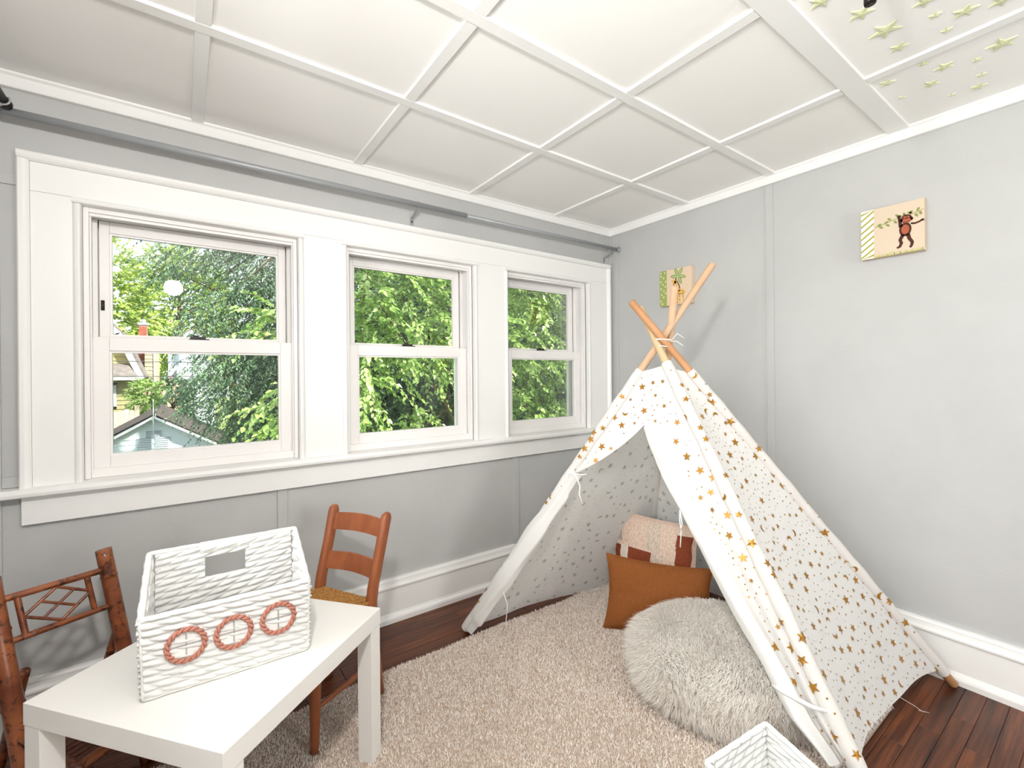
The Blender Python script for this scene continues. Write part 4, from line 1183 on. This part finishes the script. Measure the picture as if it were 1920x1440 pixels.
# patchwork pillow behind
pTL, pTR = Vector((-.475, -.455, .455)), Vector((-.345, -.868, .433)); pd = Vector((-.10, -.055, -.435)); pBL, pBR = pTL + pd, pTR + pd
pp_, SP, nP = pillow('patchwork_pillow', 'blush and brick-red patchwork flatweave pillow at the back of the tent', (pBL, pBR, pTR, pTL), .062, M_pink, M_linen, seed=3)
PATCH = [(.01, .10, .30, .61, M_brick), (.10, .21, .02, .62, M_creamw), (.21, .51, .28, .62, M_brick), (.51, .66, .02, .62, M_flat), (.66, .97, .02, .40, M_pink), (.80, .97, .42, .88, M_brick), (.12, .45, .64, .97, M_pink), (.45, .62, .64, .97, M_flat), (.62, .80, .42, .97, M_pink), (.01, .12, .66, .98, M_linen), (.21, .51, .02, .26, M_flat)]
for (u0, u1, v0, v1, m_) in PATCH:
    q = MB(); jag = lambda t: .006 * math.sin(t * 90)
    q.grid(lambda u, v: SP(u0 + (u1 - u0) * u + (jag(v) if u in (0, 1) else 0), v0 + (v1 - v0) * v) + nP * .0012, 10, 12); q.build('patch', [m_], pp_)
pillow('lumbar_pillow', 'ochre-brown knitted lumbar pillow leaning in the tent doorway', (bBL, bBR, bTR, bTL), .06, M_knit, seed=8, pinch=.09)

# faux-fur pouf
pc_ = Vector((-.795, -1.235, 0)); PR_, PH = .305, .205
pf = thing('fur_pouf', (pc_.x, pc_.y, ZRUG), 'round cream faux-fur floor cushion in the tent doorway', 'cushion')
M_skin = mat('cream_fur_backing', 'F1EAE0', 0.95, .1)
M_fur = tint_mat('cream_fur', [(0, 'E6DACB'), (.35, 'F6F1EA'), (1, 'FDFBF8')], .9, .05, trans=.48)
def pouf_pt(t, ph):
    """t azimuth, ph -pi/2..pi/2"""
    c_, s_ = math.cos(ph), math.sin(ph)
    r = PR_ * math.copysign(abs(c_) ** .55, c_) * (1 + .02 * math.sin(3 * t + 1) + .012 * math.sin(7 * t))
    z = PH / 2 * math.copysign(abs(s_) ** .75, s_)
    if s_ > 0:
        rr = math.hypot(r * math.cos(t) + .06, r * math.sin(t) + .08)
        z -= .028 * math.exp(-(rr / .10) ** 2)
    return Vector((pc_.x + r * math.cos(t), pc_.y + r * math.sin(t), ZRUG + .008 + PH / 2 + z))
q = MB(); q.grid(lambda u, v: pouf_pt(2 * PI * u, -PI / 2 + PI * v), 56, 30, closed_u=True); q.build('cover', [M_skin], pf)
NS = 80000
tt = RNG.uniform(0, 2 * PI, NS); uu = RNG.uniform(-1, 1, NS); ph = np.arcsin(uu)
c_, s_ = np.cos(ph), np.sin(ph)
rad = PR_ * np.abs(c_) ** .55 * (1 + .02 * np.sin(3 * tt + 1) + .012 * np.sin(7 * tt)); zz = PH / 2 * np.sign(s_) * np.abs(s_) ** .75
# even out by resampling top area
rtop = PR_ * np.sqrt(RNG.uniform(0, 1, NS)); sel = RNG.uniform(0, 1, NS) < .6
top_c = np.clip((rtop / PR_) ** (1 / .55), 0, 1); top_s = np.sqrt(1 - top_c ** 2)
rad = np.where(sel, rtop, rad); zz = np.where(sel, PH / 2 * top_s ** .75, zz); s_ = np.where(sel, top_s, s_); c_ = np.where(sel, top_c, c_)
rr = np.hypot(rad * np.cos(tt) + .06, rad * np.sin(tt) + .08); zz = zz - np.where(s_ > 0, .028 * np.exp(-(rr / .10) ** 2), 0)
P0 = np.c_[pc_.x + rad * np.cos(tt), pc_.y + rad * np.sin(tt), ZRUG + .008 + PH / 2 + zz]
Nn = np.c_[c_ ** 1.2 * np.cos(tt), c_ ** 1.2 * np.sin(tt), s_ * .9]; Nn /= np.linalg.norm(Nn, axis=1)[:, None]
# clumped, swirling lay of the pile
def fnoise(P, f, sd):
    a = np.sin(P[:, 0] * f + sd) * np.cos(P[:, 1] * f * 1.13 + sd * 2) + np.sin(P[:, 1] * f * .7 - P[:, 2] * f + sd * 3); return a
sw = np.c_[fnoise(P0, 19, 1), fnoise(P0, 21, 2.3), -.25 + .4 * fnoise(P0, 17, 4)] * .55 + np.c_[np.cos(tt) * .5, np.sin(tt) * .5, np.full(NS, -.35)] * (np.minimum(rad / PR_, 1) ** 2)[:, None]
Ld = np.clip(RNG.normal(.040, .009, NS), .014, .062)
T1 = Nn * .75 + sw * .35 + RNG.normal(0, .16, (NS, 3)); T1 /= np.linalg.norm(T1, axis=1)[:, None]
T2 = Nn * .25 + sw * .9 + RNG.normal(0, .2, (NS, 3)) + np.array([0, 0, -.25]); T2 /= np.linalg.norm(T2, axis=1)[:, None]
sidev = np.cross(T1, RNG.normal(0, 1, (NS, 3))); sidev /= np.linalg.norm(sidev, axis=1)[:, None]
wv_ = .0013
A_ = P0 - sidev * wv_; B_ = P0 + sidev * wv_; Mid = P0 + T1 * (Ld * .55)[:, None]; C1 = Mid - sidev * wv_ * .8; D1 = Mid + sidev * wv_ * .8; Tip = Mid + T2 * (Ld * .55)[:, None]
cell = np.floor(P0 / .024 + RNG.normal(0, .12, (NS, 3))) * .024 + .012
Tip = Tip + (cell + (Nn * .6 + sw * .45) * Ld[:, None] - Tip) * .55
Mid2 = P0 + T1 * (Ld * .5)[:, None]
low = Tip[:, 2] < .012; Tip[low, 2] = .012; C1[:, 2] = np.maximum(C1[:, 2], .01); D1[:, 2] = np.maximum(D1[:, 2], .01)
V = np.stack([A_, B_, D1, C1, Tip], 1).reshape(-1, 3); ix = np.arange(NS) * 5
Fq = np.concatenate([np.c_[ix, ix + 1, ix + 2], np.c_[ix, ix + 2, ix + 3], np.c_[ix + 3, ix + 2, ix + 4]])
tn = np.clip(RNG.normal(.6, .22, NS), 0, 1)
tv = np.repeat(tn, 5).reshape(-1, 5); tv = np.clip(tv, 0, 1)
arrays_mesh('fur', V, Fq, M_fur, pf, attr=tv.ravel())

# ------------------------------------------------------------------ outdoors
ZG = -3.2
M_lawn = mat('lawn', '6E7F4A', 0.95, .1, col2='8B9660', vscale=(.8, .8, .8))
M_conc = mat('pale_concrete', 'B9B2A8', 0.9, .1)
b = MB(); b.box(-60, 70, .6, 120, ZG - .3, ZG); g = b.build('ground', [M_lawn], kind='structure'); g['label'] = 'lawn and yards below the windows'
b = MB(); b.box(-1.0, 8, 8.5, 24, ZG, ZG + .02); g = b.build('driveway', [M_conc], kind='structure'); g['label'] = 'pale concrete driveway beside the garage'

def siding(root, name, prof, y, m_, lap=.12, t=.018, yaw=None):
    """lap siding filling polygon prof [(x,z)] (convex in z) on plane y, facing -y: one stepped course after another"""
    zs = [p[1] for p in prof]; z = min(zs); q = MB()
    def span(zz):
        xs_ = []
        n_ = len(prof)
        for i in range(n_):
            (x0, z0), (x1, z1) = prof[i], prof[(i + 1) % n_]
            if (z0 - zz) * (z1 - zz) <= 0 and abs(z1 - z0) > 1e-9: xs_.append(x0 + (x1 - x0) * (zz - z0) / (z1 - z0))
        return (min(xs_), max(xs_)) if len(xs_) >= 2 else None
    while z < max(zs) - 1e-4:
        z2 = min(z + lap, max(zs)); a = span(z + 1e-5); c_ = span(z2 - 1e-5)
        if a and c_:
            q.add([(a[0], y - t, z), (a[1], y - t, z), (c_[1], y, z2), (c_[0], y, z2), (a[0], y + .02, z), (a[1], y + .02, z)], [(0, 1, 2, 3), (4, 5, 1, 0)])
        z = z2
    return q.build(name, [m_], root)
M_gar = mat('pale_blue_white_siding', 'C9D3D8', .7); M_shing = mat('grey_brown_shingles', '463F3D', .95, .1, col2='5C534F', vscale=(6, 6, 6), rnd=0)
M_fas = mat('pale_fascia', 'CBD3D8', .6); M_louv = mat('grey_louvre', '97A1A8', .7)
GY, GX, GZ, SL_ = 10.55, -2.944, .408, .60
gar = thing('garage', (GX, GY, ZG), 'small white gable garage with dark shingle roof below the left window', 'garage')
HW = 2.7; EZ = GZ - .09 - HW * SL_
siding(gar, 'gable_wall', [(GX - HW, ZG), (GX + HW, ZG), (GX + HW, EZ), (GX, GZ - .09), (GX - HW, EZ)], GY, M_gar, .11)
q = MB(); q.box(GX - HW, GX + HW, GY + .02, GY + 4.4, ZG, EZ); q.build('wall', [M_gar], gar)
for sgn in (-1, 1):
    q = MB(); a = Vector((GX, GY - .25, GZ)); d = Vector((sgn * (HW + .3), 0, -(HW + .3) * SL_)); n_ = Vector((sgn * SL_, 0, 1)).normalized()
    ln = Vector((0, 4.9, 0))
    q.add([a, a + d, a + d + ln, a + ln, a - n_ * .06, a + d - n_ * .06, a + d + ln - n_ * .06, a + ln - n_ * .06], [(0, 1, 2, 3), (4, 7, 6, 5), (0, 4, 5, 1), (1, 5, 6, 2), (3, 2, 6, 7), (0, 3, 7, 4)])
    rf = q.build('roof', [M_shing], gar)
    q = MB(); kk = 18
    for i in range(kk):
        p = a + d * (i / kk); q.add([p + n_ * .014, p + d / kk + n_ * .003 + n_ * .014, p + d / kk + ln + n_ * .017, p + ln + n_ * .014, p + d / kk, p + d / kk + ln], [(0, 1, 2, 3), (1, 4, 5, 2)])
    q.build('shingle_course', [M_shing], rf)
    q = MB(); q.prism([(0, 0), (0, -.05), (.03, -.05), (.03, 0)], a + Vector((0, -.03, -.02)), a + d + Vector((0, -.03, -.02)), (0, 1, 0), (0, 0, 1)); q.build('fascia', [M_fas], gar)
for (x0, x1, z0, z1) in ((-3.246, -2.986, -.40, -.085), (-2.935, -2.68, -.40, -.095), (-3.10, -2.82, -.09, .055)):
    q = MB(); q.box(x0, x1, GY - .03, GY - .015, z0, z1); v_ = q.build('vent', [M_fas], gar)
    k = 7 if z1 - z0 > .2 else 4
    for i in range(k):
        zc = z0 + (z1 - z0) * (i + .5) / k; q = MB(); q.obox((( x0 + x1) / 2, GY - .038, zc), ((x1 - x0) / 2 - .012, 0, 0), (0, .012, .010), (0, -.002, .0025)); q.build('louvre', [M_louv], v_)
q = MB(); q.tube([(GX + .0, GY - .31, -.02), (GX + .0, GY - .31, .75)], .008, 6); q.build('antenna', [M_fas], gar)

# neighbour's yellow gambrel house
M_yel = mat('yellow_siding', 'A89A66', .8, .2); M_ygr = mat('olive_yellow_siding', '928D68', .8, .2); M_tan = mat('tan_siding', 'AFA288', .8, .2)
M_rooff = mat('grey_shingles', '6C6562', .95, .1, col2='857C76', vscale=(5, 5, 5)); M_wtrim = mat('white_house_trim', 'A9B0B3', .7)
M_brk = mat('red_brick', 'A85A48', .9, .1); M_mort = mat('mortar', 'CDB8AC', .95, .1); M_pane = mat('dark_pane', '6F7F8A', .15, .6)
HY = 22.0
hs_ = thing('gambrel_house', (-7, HY, ZG), 'yellow neighbouring house with gambrel roof beyond the garage', 'house')
cxh = -6.6
def mir(pts_r): return pts_r + [(2 * cxh - x_, z_) for x_, z_ in reversed(pts_r)]
gam = mir([(-3.78, 1.25), (-3.82, 1.434), (-4.457, 3.0), (-4.748, 3.25), (cxh + .02, 4.6)])
siding(hs_, 'gable_wall', gam, HY, M_yel, .17, .03)
q = MB(); q.box(2 * cxh + 3.78, -3.78, HY + .05, HY + 8, ZG, 1.25); q.build('wall', [M_ygr], hs_)
siding(hs_, 'lower_wall', [(2 * cxh + 3.95, ZG), (-3.95, ZG), (-3.95, 1.22), (2 * cxh + 3.95, 1.22)], HY - 1.2, M_ygr, .17, .03)
q = MB(); q.box(2 * cxh + 3.95, -3.95, HY - 1.17, HY, ZG, 1.22); q.build('addition', [M_ygr], hs_)
for pts_g in ([(-3.70, 1.22), (-4.42, 3.05), (-4.70, 3.32), (cxh, 4.72)],):
    for s_ in (1, -1):
        for (xa, za), (xb_, zb_) in zip(pts_g, pts_g[1:]):
            if s_ < 0: xa, xb_ = 2 * cxh - xa, 2 * cxh - xb_
            q = MB(); A = Vector((xa, HY - .3, za)); Bv = Vector((xb_, HY - .3, zb_)); n_ = (Bv - A).cross(Vector((0, 1, 0))).normalized(); n_ = n_ if n_.z > 0 else -n_
            q.poly([A, Bv, Bv + Vector((0, 9, 0)), A + Vector((0, 9, 0))], .08, n_); q.build('roof', [M_rooff], hs_)
            q = MB(); q.poly([A, Bv, Bv - n_ * .2, A - n_ * .2], .06, (0, -1, 0)); q.build('rake_board', [M_wtrim], hs_)
# pent roof over the addition
q = MB(); q.add([(2 * cxh + 3.7, HY - 1.75, 1.26), (-3.85, HY - 1.75, 1.26), (-4.25, HY - .02, 1.82), (2 * cxh + 4.2, HY - .02, 1.82), (2 * cxh + 3.7, HY - 1.75, 1.16), (-3.85, HY - 1.75, 1.16), (-3.85, HY, 1.2), (-3.85, HY, 1.25)], [(0, 1, 2, 3), (0, 4, 5, 1), (1, 5, 6, 2)]); q.build('pent_roof', [M_rooff], hs_)
q = MB(); q.box(2 * cxh + 3.7, -3.85, HY - 1.79, HY - 1.74, 1.14, 1.25); q.build('gutter', [M_wtrim], hs_)
siding(hs_, 'wing_wall', [(-3.78, ZG), (-3.45, ZG), (-3.45, 2.5), (-3.78, 2.5)], HY + 1.5, M_tan, .17, .03)
q = MB(); q.box(-3.78, -3.45, HY + 1.53, HY + 7, ZG, 2.5); q.build('wing', [M_tan], hs_)
q = MB(); q.box(-3.48, -3.42, HY + 1.44, HY + 1.52, ZG, 2.5); q.build('corner_board', [M_wtrim], hs_)
wx0, wx1, wz0, wz1 = -5.1, -4.49, .05, 1.05
wi = MB(); wi.box(wx0, wx0 + .09, HY - 1.26, HY - 1.2, wz0, wz1); wi.box(wx1 - .09, wx1, HY - 1.26, HY - 1.2, wz0, wz1); wi.box(wx0, wx1, HY - 1.26, HY - 1.2, wz1 - .09, wz1); wi.box(wx0, wx1, HY - 1.26, HY - 1.2, wz0, wz0 + .09); wi.box(wx0, wx1, HY - 1.25, HY - 1.2, .49, .55)
wi.box((wx0 + wx1) / 2 - .02, (wx0 + wx1) / 2 + .02, HY - 1.25, HY - 1.2, wz0, wz1)
wf = wi.build('window', [M_wtrim], hs_); q = MB(); q.box(wx0 + .02, wx1 - .02, HY - 1.23, HY - 1.21, wz0 + .02, wz1 - .02); q.build('pane', [M_pane], wf)
# chimney with brick courses
cm = MB(); cx0, cx1, cyy = -4.0, -3.72, HY + 2.0
k0 = 24.17 / 24.17
cm.box(cx0 + .01, cx1 - .01, cyy + .01, cyy + .5, 1.0, 3.62); chm = cm.build('chimney', [M_mort], hs_)
q = MB(); z = 1.9; r0 = 0
while z < 3.55:
    x_ = cx0 + (.0 if r0 % 2 else -.05)
    while x_ < cx1 - .01:
        q.box(max(x_, cx0), min(x_ + .10, cx1), cyy - .012, cyy + .02, z, z + .058); x_ += .115
    z += .075; r0 += 1
q.build('brick', [M_brk], chm, kind='stuff')
q = MB(); q.box(cx0 - .05, cx1 + .05, cyy - .05, cyy + .55, 3.6, 3.7); q.box(cx0 + .06, cx1 - .06, cyy + .1, cyy + .4, 3.7, 3.86); q.build('chimney_cap', [M_wtrim], chm)
# white house farther off
M_whs = mat('white_siding', 'B4BEC6', .8, .2)
wh = thing('white_house', (-1.5, 30, ZG), 'white house half hidden by trees in the distance', 'house')
siding(wh, 'gable_wall', [(-3.1, ZG), (-.9, ZG), (-.9, 3.0), (-2.0, 3.75), (-3.1, 3.0)], 30, M_whs, .2, .03)
q = MB(); q.box(-3.1, -.9, 30.05, 34, ZG, 3.0); q.build('wall', [M_whs], wh)
for s_ in (-1, 1):
    A = Vector((-2.0, 29.7, 3.95)); Bv = Vector((-2.0 + s_ * 1.3, 29.7, 3.05)); q = MB(); n_ = Vector((s_ * .56, 0, .83)).normalized(); q.poly([A, Bv, Bv + Vector((0, 5, 0)), A + Vector((0, 5, 0))], .1, n_); q.build('roof', [M_rooff], wh)
    q = MB(); q.poly([A, Bv, Bv - Vector((0, 0, .22)), A - Vector((0, 0, .22))], .06, (0, -1, 0)); q.build('rake_board', [M_wtrim], wh)
q = MB(); q.add([(-2.7, 28.2, 1.25), (-1.2, 28.2, 1.25), (-1.2, 30, 1.75), (-2.7, 30, 1.75), (-2.7, 28.2, 1.05), (-1.2, 28.2, 1.05)], [(0, 1, 2, 3), (4, 5, 1, 0)]); q.build('porch_roof', [M_wtrim], wh)
q = MB(); q.box(-2.9, -2.55, 29.94, 30, 1.9, 3.0); wf = q.build('window', [M_wtrim], wh); q = MB(); q.box(-2.85, -2.6, 29.92, 29.95, 1.95, 2.95); q.build('pane', [M_pane], wf)
# small peach gable shed
M_peach = mat('peach_siding', 'CDA98E', .8)
sh = thing('garden_shed', (-3.05, 26, ZG), 'small peach gabled shed between the two houses', 'shed')
q = MB(); q.add([(-3.38, 26, ZG), (-2.58, 26, ZG), (-2.58, 26, .95), (-2.98, 26, 1.22), (-3.38, 26, .95), (-3.38, 28, ZG), (-2.58, 28, ZG), (-2.58, 28, .95), (-2.98, 28, 1.22), (-3.38, 28, .95)], [(0, 1, 2, 3, 4), (1, 6, 7, 2), (5, 0, 4, 9), (9, 8, 7, 6, 5)]); q.build('wall', [M_peach], sh)
for s_ in (-1, 1): q = MB(); q.poly([(-2.98, 25.9, 1.28), (-2.98 + s_ * .45, 25.9, .95), (-2.98 + s_ * .45, 28.1, .95), (-2.98, 28.1, 1.28)], .05, Vector((s_ * .5, 0, .85)).normalized()); q.build('roof', [M_rooff], sh)
# board fence
M_fence = mat('weathered_fence', 'B9A48C', .9, .1, col2='CDBBA4', vscale=(30, 30, 2))
fe = thing('board_fence', (-4.4, 16.2, ZG), 'weathered vertical board fence behind the garage', 'fence')
for k in range(16):
    x_ = -5.5 + k * .123; z1 = .02 + .016 * k + .03 * math.sin(k * 2.1) + (.10 if k == 15 else 0)
    q = MB(); q.box(x_, x_ + .114, 16.2, 16.22, ZG, z1); q.build('fence_board', [M_fence], fe)
q = MB(); q.box(-5.5, -3.55, 16.22, 16.26, -.45, -.35); q.box(-5.5, -3.55, 16.22, 16.26, -1.8, -1.7); q.build('fence_rail', [M_fence], fe)
# overhead wires
M_wire = mat('dark_wire', '4A4A48', .6)
for (za, zb_, lb) in ((1.86, 1.80, 'upper overhead wire crossing the yards'), (1.37, 1.36, 'lower overhead wire crossing the yards')):
    q = MB(); q.tube([(-9 + 18 * t, 16 + 1.5 * t, za + (zb_ - za) * t - .12 * math.sin(PI * t)) for t in np.linspace(0, 1, 16)], .012, 5)
    o = q.build('overhead_wire', [M_wire], loc=(0, 16, za)); tag(o, lb, 'wire', 'overhead wires')

# ------------------------------------------------------------------ trees: leaves along real twigs
def leaf_mesh(C_, D_, Nn_, L_, W_, fold=.25):
    """C_ base points, D_ direction, Nn_ rough normals; returns verts, quads of folded leaves"""
    n_ = len(C_)
    D_ = D_ / np.linalg.norm(D_, axis=1)[:, None]
    Sd = np.cross(D_, Nn_); Sd /= np.linalg.norm(Sd, axis=1)[:, None] + 1e-9
    Nr = np.cross(Sd, D_)
    L_ = L_[:, None]; W_ = W_[:, None]
    V = np.stack([C_, C_ + D_ * L_ * .32 + Sd * W_ * .5 + Nr * W_ * fold, C_ + D_ * L_ * .7 + Sd * W_ * .36 + Nr * W_ * fold * .6, C_ + D_ * L_,
                  C_ + D_ * L_ * .7 - Sd * W_ * .36 + Nr * W_ * fold * .6, C_ + D_ * L_ * .32 - Sd * W_ * .5 + Nr * W_ * fold], 1)
    ix = np.arange(n_) * 6
    return V.reshape(-1, 3), np.concatenate([np.c_[ix, ix + 1, ix + 2, ix + 3], np.c_[ix, ix + 3, ix + 4, ix + 5]])
M_bark = mat('brown_bark', '6A5540', .9, .1, col2='4F3F30', vscale=(20, 20, 5))
def tree(name, label, base, trunk_top, trunk_r, starts, dirs, tl, per, ll, lw, mleaf, droop, spread=.6, seed=1, category='tree', tw_r=.004):
    """starts/dirs: twig roots and directions (numpy); leaves alternate along each drooping twig"""
    rg = np.random.default_rng(seed)
    root = thing(name, base, label, category, None)
    q = MB(); a = Vector(base); c_ = Vector(trunk_top)
    q.tube([a, a.lerp(c_, .3) + Vector((.08, 0, 0)), a.lerp(c_, .7) - Vector((.06, 0, 0)), c_], [trunk_r * 1.25, trunk_r, trunk_r * .8, trunk_r * .3], 10)
    for k in range(0, len(starts), max(1, len(starts) // 14)):
        m_ = a.lerp(c_, rg.uniform(.35, .95)); e_ = Vector(starts[k]); q.tube([m_, m_.lerp(e_, .5) + Vector((0, 0, .15)), e_], [trunk_r * .28, trunk_r * .16, trunk_r * .06], 6)
    q.build('trunk', [M_bark], root)
    n_ = len(starts); T = tl * rg.uniform(.6, 1.3, n_)
    dirs = dirs / np.linalg.norm(dirs, axis=1)[:, None]
    ts = (np.arange(per) + 1.0) / per
    sdv = np.cross(dirs, [0, 0, 1.0]); sdv /= np.linalg.norm(sdv, axis=1)[:, None] + 1e-9
    Cs = []; Ds = []; Ls = []
    for j, t in enumerate(ts):
        p = starts + dirs * (T * t)[:, None] + np.array([0, 0, -1.0]) * (droop * T * t * t)[:, None]
        d_ = dirs + np.array([0, 0, -1.0]) * (2 * droop * t)
        d_ /= np.linalg.norm(d_, axis=1)[:, None]
        sg = 1 if j % 2 else -1
        Cs.append(p); Ds.append(d_ * .75 + sdv * sg * spread + rg.normal(0, .28, (n_, 3)) + np.array([0, 0, -.25])); Ls.append(rg.uniform(.7, 1.25, n_) * (1.1 - .35 * t))
    C_ = np.concatenate(Cs); D_ = np.concatenate(Ds); Ln = np.concatenate(Ls) * ll
    Nn_ = rg.normal(0, .35, C_.shape) + np.array([0, -.15, 1.0])
    V, F4 = leaf_mesh(C_, D_, Nn_, Ln, Ln * lw)
    tw = np.repeat(rg.normal(0, .14, n_)[None, :], per, 0).ravel()
    tint = np.clip(.5 + tw + rg.normal(0, .16, len(C_)), 0, 1)
    arrays_mesh('foliage', V, F4, mleaf, root, attr=np.repeat(tint, 6))
    # twigs: thin three-sided stems
    k = 5; pts_t = []
    for t in np.linspace(0, 1, k):
        pts_t.append(starts + dirs * (T * t)[:, None] + np.array([0, 0, -1.0]) * (droop * T * t * t)[:, None])
    P = np.stack(pts_t, 1); VV = []; FF = []
    up_ = np.cross(sdv, dirs)
    for m_ in range(3):
        an = 2 * PI * m_ / 3; rr = tw_r * np.linspace(1, .4, k)
        VV.append(P + (sdv * math.cos(an) + up_ * math.sin(an))[:, None, :] * rr[None, :, None])
    VV = np.stack(VV, 2).reshape(-1, 3)       # (n,k,3ring)
    bs = (np.arange(n_) * k * 3)[:, None]
    for i in range(k - 1):
        for m_ in range(3):
            m2 = (m_ + 1) % 3; FF.append(np.concatenate([bs + i * 3 + m_, bs + i * 3 + m2, bs + (i + 1) * 3 + m2, bs + (i + 1) * 3 + m_], 1))
    arrays_mesh('twigs', VV, np.concatenate(FF), M_bark, root)
    return root
M_lfA = tint_mat('bright_green_leaf', [(0, '5F7F42'), (.35, '8BAA58'), (.7, 'B6D27C'), (1, 'E4EEB4')], .30, .6, trans=.38)
M_lfB = tint_mat('dark_green_leaf', [(0, '3A5742'), (.4, '527253'), (.8, '7C9B72'), (1, 'A9C098')], .36, .5, trans=.25)
M_lfC = tint_mat('yellow_green_leaf', [(0, '7F9A45'), (.4, 'A5BC5C'), (.8, 'C6D480'), (1, 'DFE3A0')], .6, .3, trans=.35)
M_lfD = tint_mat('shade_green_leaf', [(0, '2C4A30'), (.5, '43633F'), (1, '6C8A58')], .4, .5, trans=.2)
def blob(n_, c_, r_, rg, shell=.45):
    d_ = rg.normal(0, 1, (n_, 3)); d_ /= np.linalg.norm(d_, axis=1)[:, None]
    rr = shell + (1 - shell) * rg.uniform(0, 1, n_) ** .5
    return np.array(c_) + d_ * rr[:, None] * np.array(r_), d_
rg = np.random.default_rng(21)
# near broad-leaved tree filling the middle and right windows: overhanging crown, hollow below
S1, D1_ = [], []
def near(n_, x0, x1, y0, y1, z0, z1, dv):
    p = np.c_[rg.uniform(x0, x1, n_), rg.uniform(y0, y1, n_), rg.uniform(z0, z1, n_)]; S1.append(p); D1_.append(np.array(dv) + rg.normal(0, .55, (n_, 3)))
near(1900, -1.0, 6.2, 2.4, 4.3, 1.35, 3.0, (-.15, -.75, .1)); near(700, -.9, 6.0, 2.0, 3.3, 2.2, 3.8, (-.1, -.8, .0)); near(1100, 1.5, 6.6, 2.9, 4.5, -.5, 1.6, (-.2, -.7, 0))
near(60, -1.2, -.62, 2.5, 3.1, .75, 1.7, (-.1, -.35, -.55)); near(40, -.5, .4, 2.6, 3.1, 1.2, 1.6, (.5, -.4, -.35)); near(26, -1.75, -1.25, 2.8, 3.3, 1.5, 1.95, (-.7, -.3, .1)); near(40, -1.75, -1.2, 2.9, 3.5, .35, 1.2, (-.7, -.3, -.05))
near(30, -.1, .3, 3.2, 3.6, .2, .8, (0, -.3, -.5))
tree('broadleaf_tree', 'bright green broad-leaved tree close outside the middle window', (1.95, 4.7, ZG), (1.95, 4.6, 3.4), .10, np.concatenate(S1), np.concatenate(D1_), .42, 17, .078, .64, M_lfA, .35, seed=31)
# shaded growth behind it
p = np.c_[rg.uniform(-1.0, 8.2, 4200), rg.uniform(5.2, 6.6, 4200), rg.uniform(-2.6, 3.4, 4200)]; p = p[~((p[:, 0] < -.2) & (p[:, 2] > 2.4))]
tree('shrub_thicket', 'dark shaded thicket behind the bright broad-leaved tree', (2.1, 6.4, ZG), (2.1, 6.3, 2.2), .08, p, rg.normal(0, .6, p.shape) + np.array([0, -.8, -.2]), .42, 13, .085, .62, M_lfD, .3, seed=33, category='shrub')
# dark drooping tree seen through the left window
S2, D2 = [], []
for (ex_, ez_) in ((-2.85, 3.3), (-2.75, 2.9), (-2.6, 2.5), (-2.4, 2.2), (-2.35, 1.95), (-2.3, 1.7), (-2.2, 1.45), (-2.15, 1.2), (-2.45, .95), (-2.3, .72), (-2.1, .5), (-1.9, .3), (-1.75, .05), (-1.7, -.2), (-1.9, 3.5), (-1.7, 2.7), (-1.6, 1.6), (-1.5, .9)):
    for k in range(3):
        y0_ = rg.uniform(6.2, 7.8); s0 = np.array([-.35, 7.2, ez_ + .85 + rg.normal(0, .1)]); e_ = np.array([ex_ + rg.uniform(-.05, .4) * (k > 0), y0_, ez_ + rg.normal(0, .12)])
        for t in np.linspace(.2, 1, 46):
            pt = s0 + (e_ - s0) * t; pt[2] += .25 * math.sin(PI * t)
            S2.append(pt + rg.normal(0, .09, 3)); D2.append((e_ - s0) / np.linalg.norm(e_ - s0) + rg.normal(0, .45, 3) + np.array([0, -.1, -.15]))
tree('drooping_tree', 'dark green drooping tree in the left window beside the garage', (-.35, 7.3, ZG), (-.35, 7.2, 4.6), .12, np.array(S2), np.array(D2), .34, 15, .072, .36, M_lfB, .5, spread=.75, seed=35, tw_r=.0028)
# far yellow-green trees
for nm, lb, c_, r_, n_, m_, sd in (('shade_tree', 'tall pale yellow-green tree behind the gambrel house', (-7.0, 40, 5.6), (2.9, 2.2, 5.4), 900, M_lfC, 41), ('shade_tree', 'broad yellow-green tree between the two distant houses', (-2.6, 47, 6.8), (3.6, 2.4, 6.0), 1000, M_lfC, 42),
                                   ('shade_tree', 'darker green tree behind the white house', (1.9, 55, 7.0), (5.0, 2.5, 7.5), 800, M_lfB, 43),
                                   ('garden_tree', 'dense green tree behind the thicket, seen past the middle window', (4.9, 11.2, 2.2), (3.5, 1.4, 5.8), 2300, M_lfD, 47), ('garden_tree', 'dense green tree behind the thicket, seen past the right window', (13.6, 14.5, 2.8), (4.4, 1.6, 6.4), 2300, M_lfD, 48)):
    p, d_ = blob(n_, c_, r_, rg, .35)
    tree(nm, lb, (c_[0], c_[1], ZG), (c_[0], c_[1], c_[2] + 2), .3, p, d_, 1.1, 12, .34, .6, m_, .25, seed=sd, tw_r=.012)
p, d_ = blob(150, (-3.38, 17.4, .62), (.34, .34, .55), rg, .2)
tree('young_tree', 'bright green young tree in front of the gambrel house', (-3.38, 17.5, ZG), (-3.38, 17.4, .8), .05, p, d_, .34, 14, .11, .5, M_lfC if False else M_lfA, .3, seed=45)
p, d_ = blob(200, (-2.75, 20, .1), (.6, .6, 1.0), rg, .3)
tree('hedge_bush', 'mid green bush beside the peach shed', (-2.75, 20, ZG), (-2.75, 20, .5), .06, p, d_, .4, 12, .16, .5, M_lfB, .3, seed=46, category='bush')
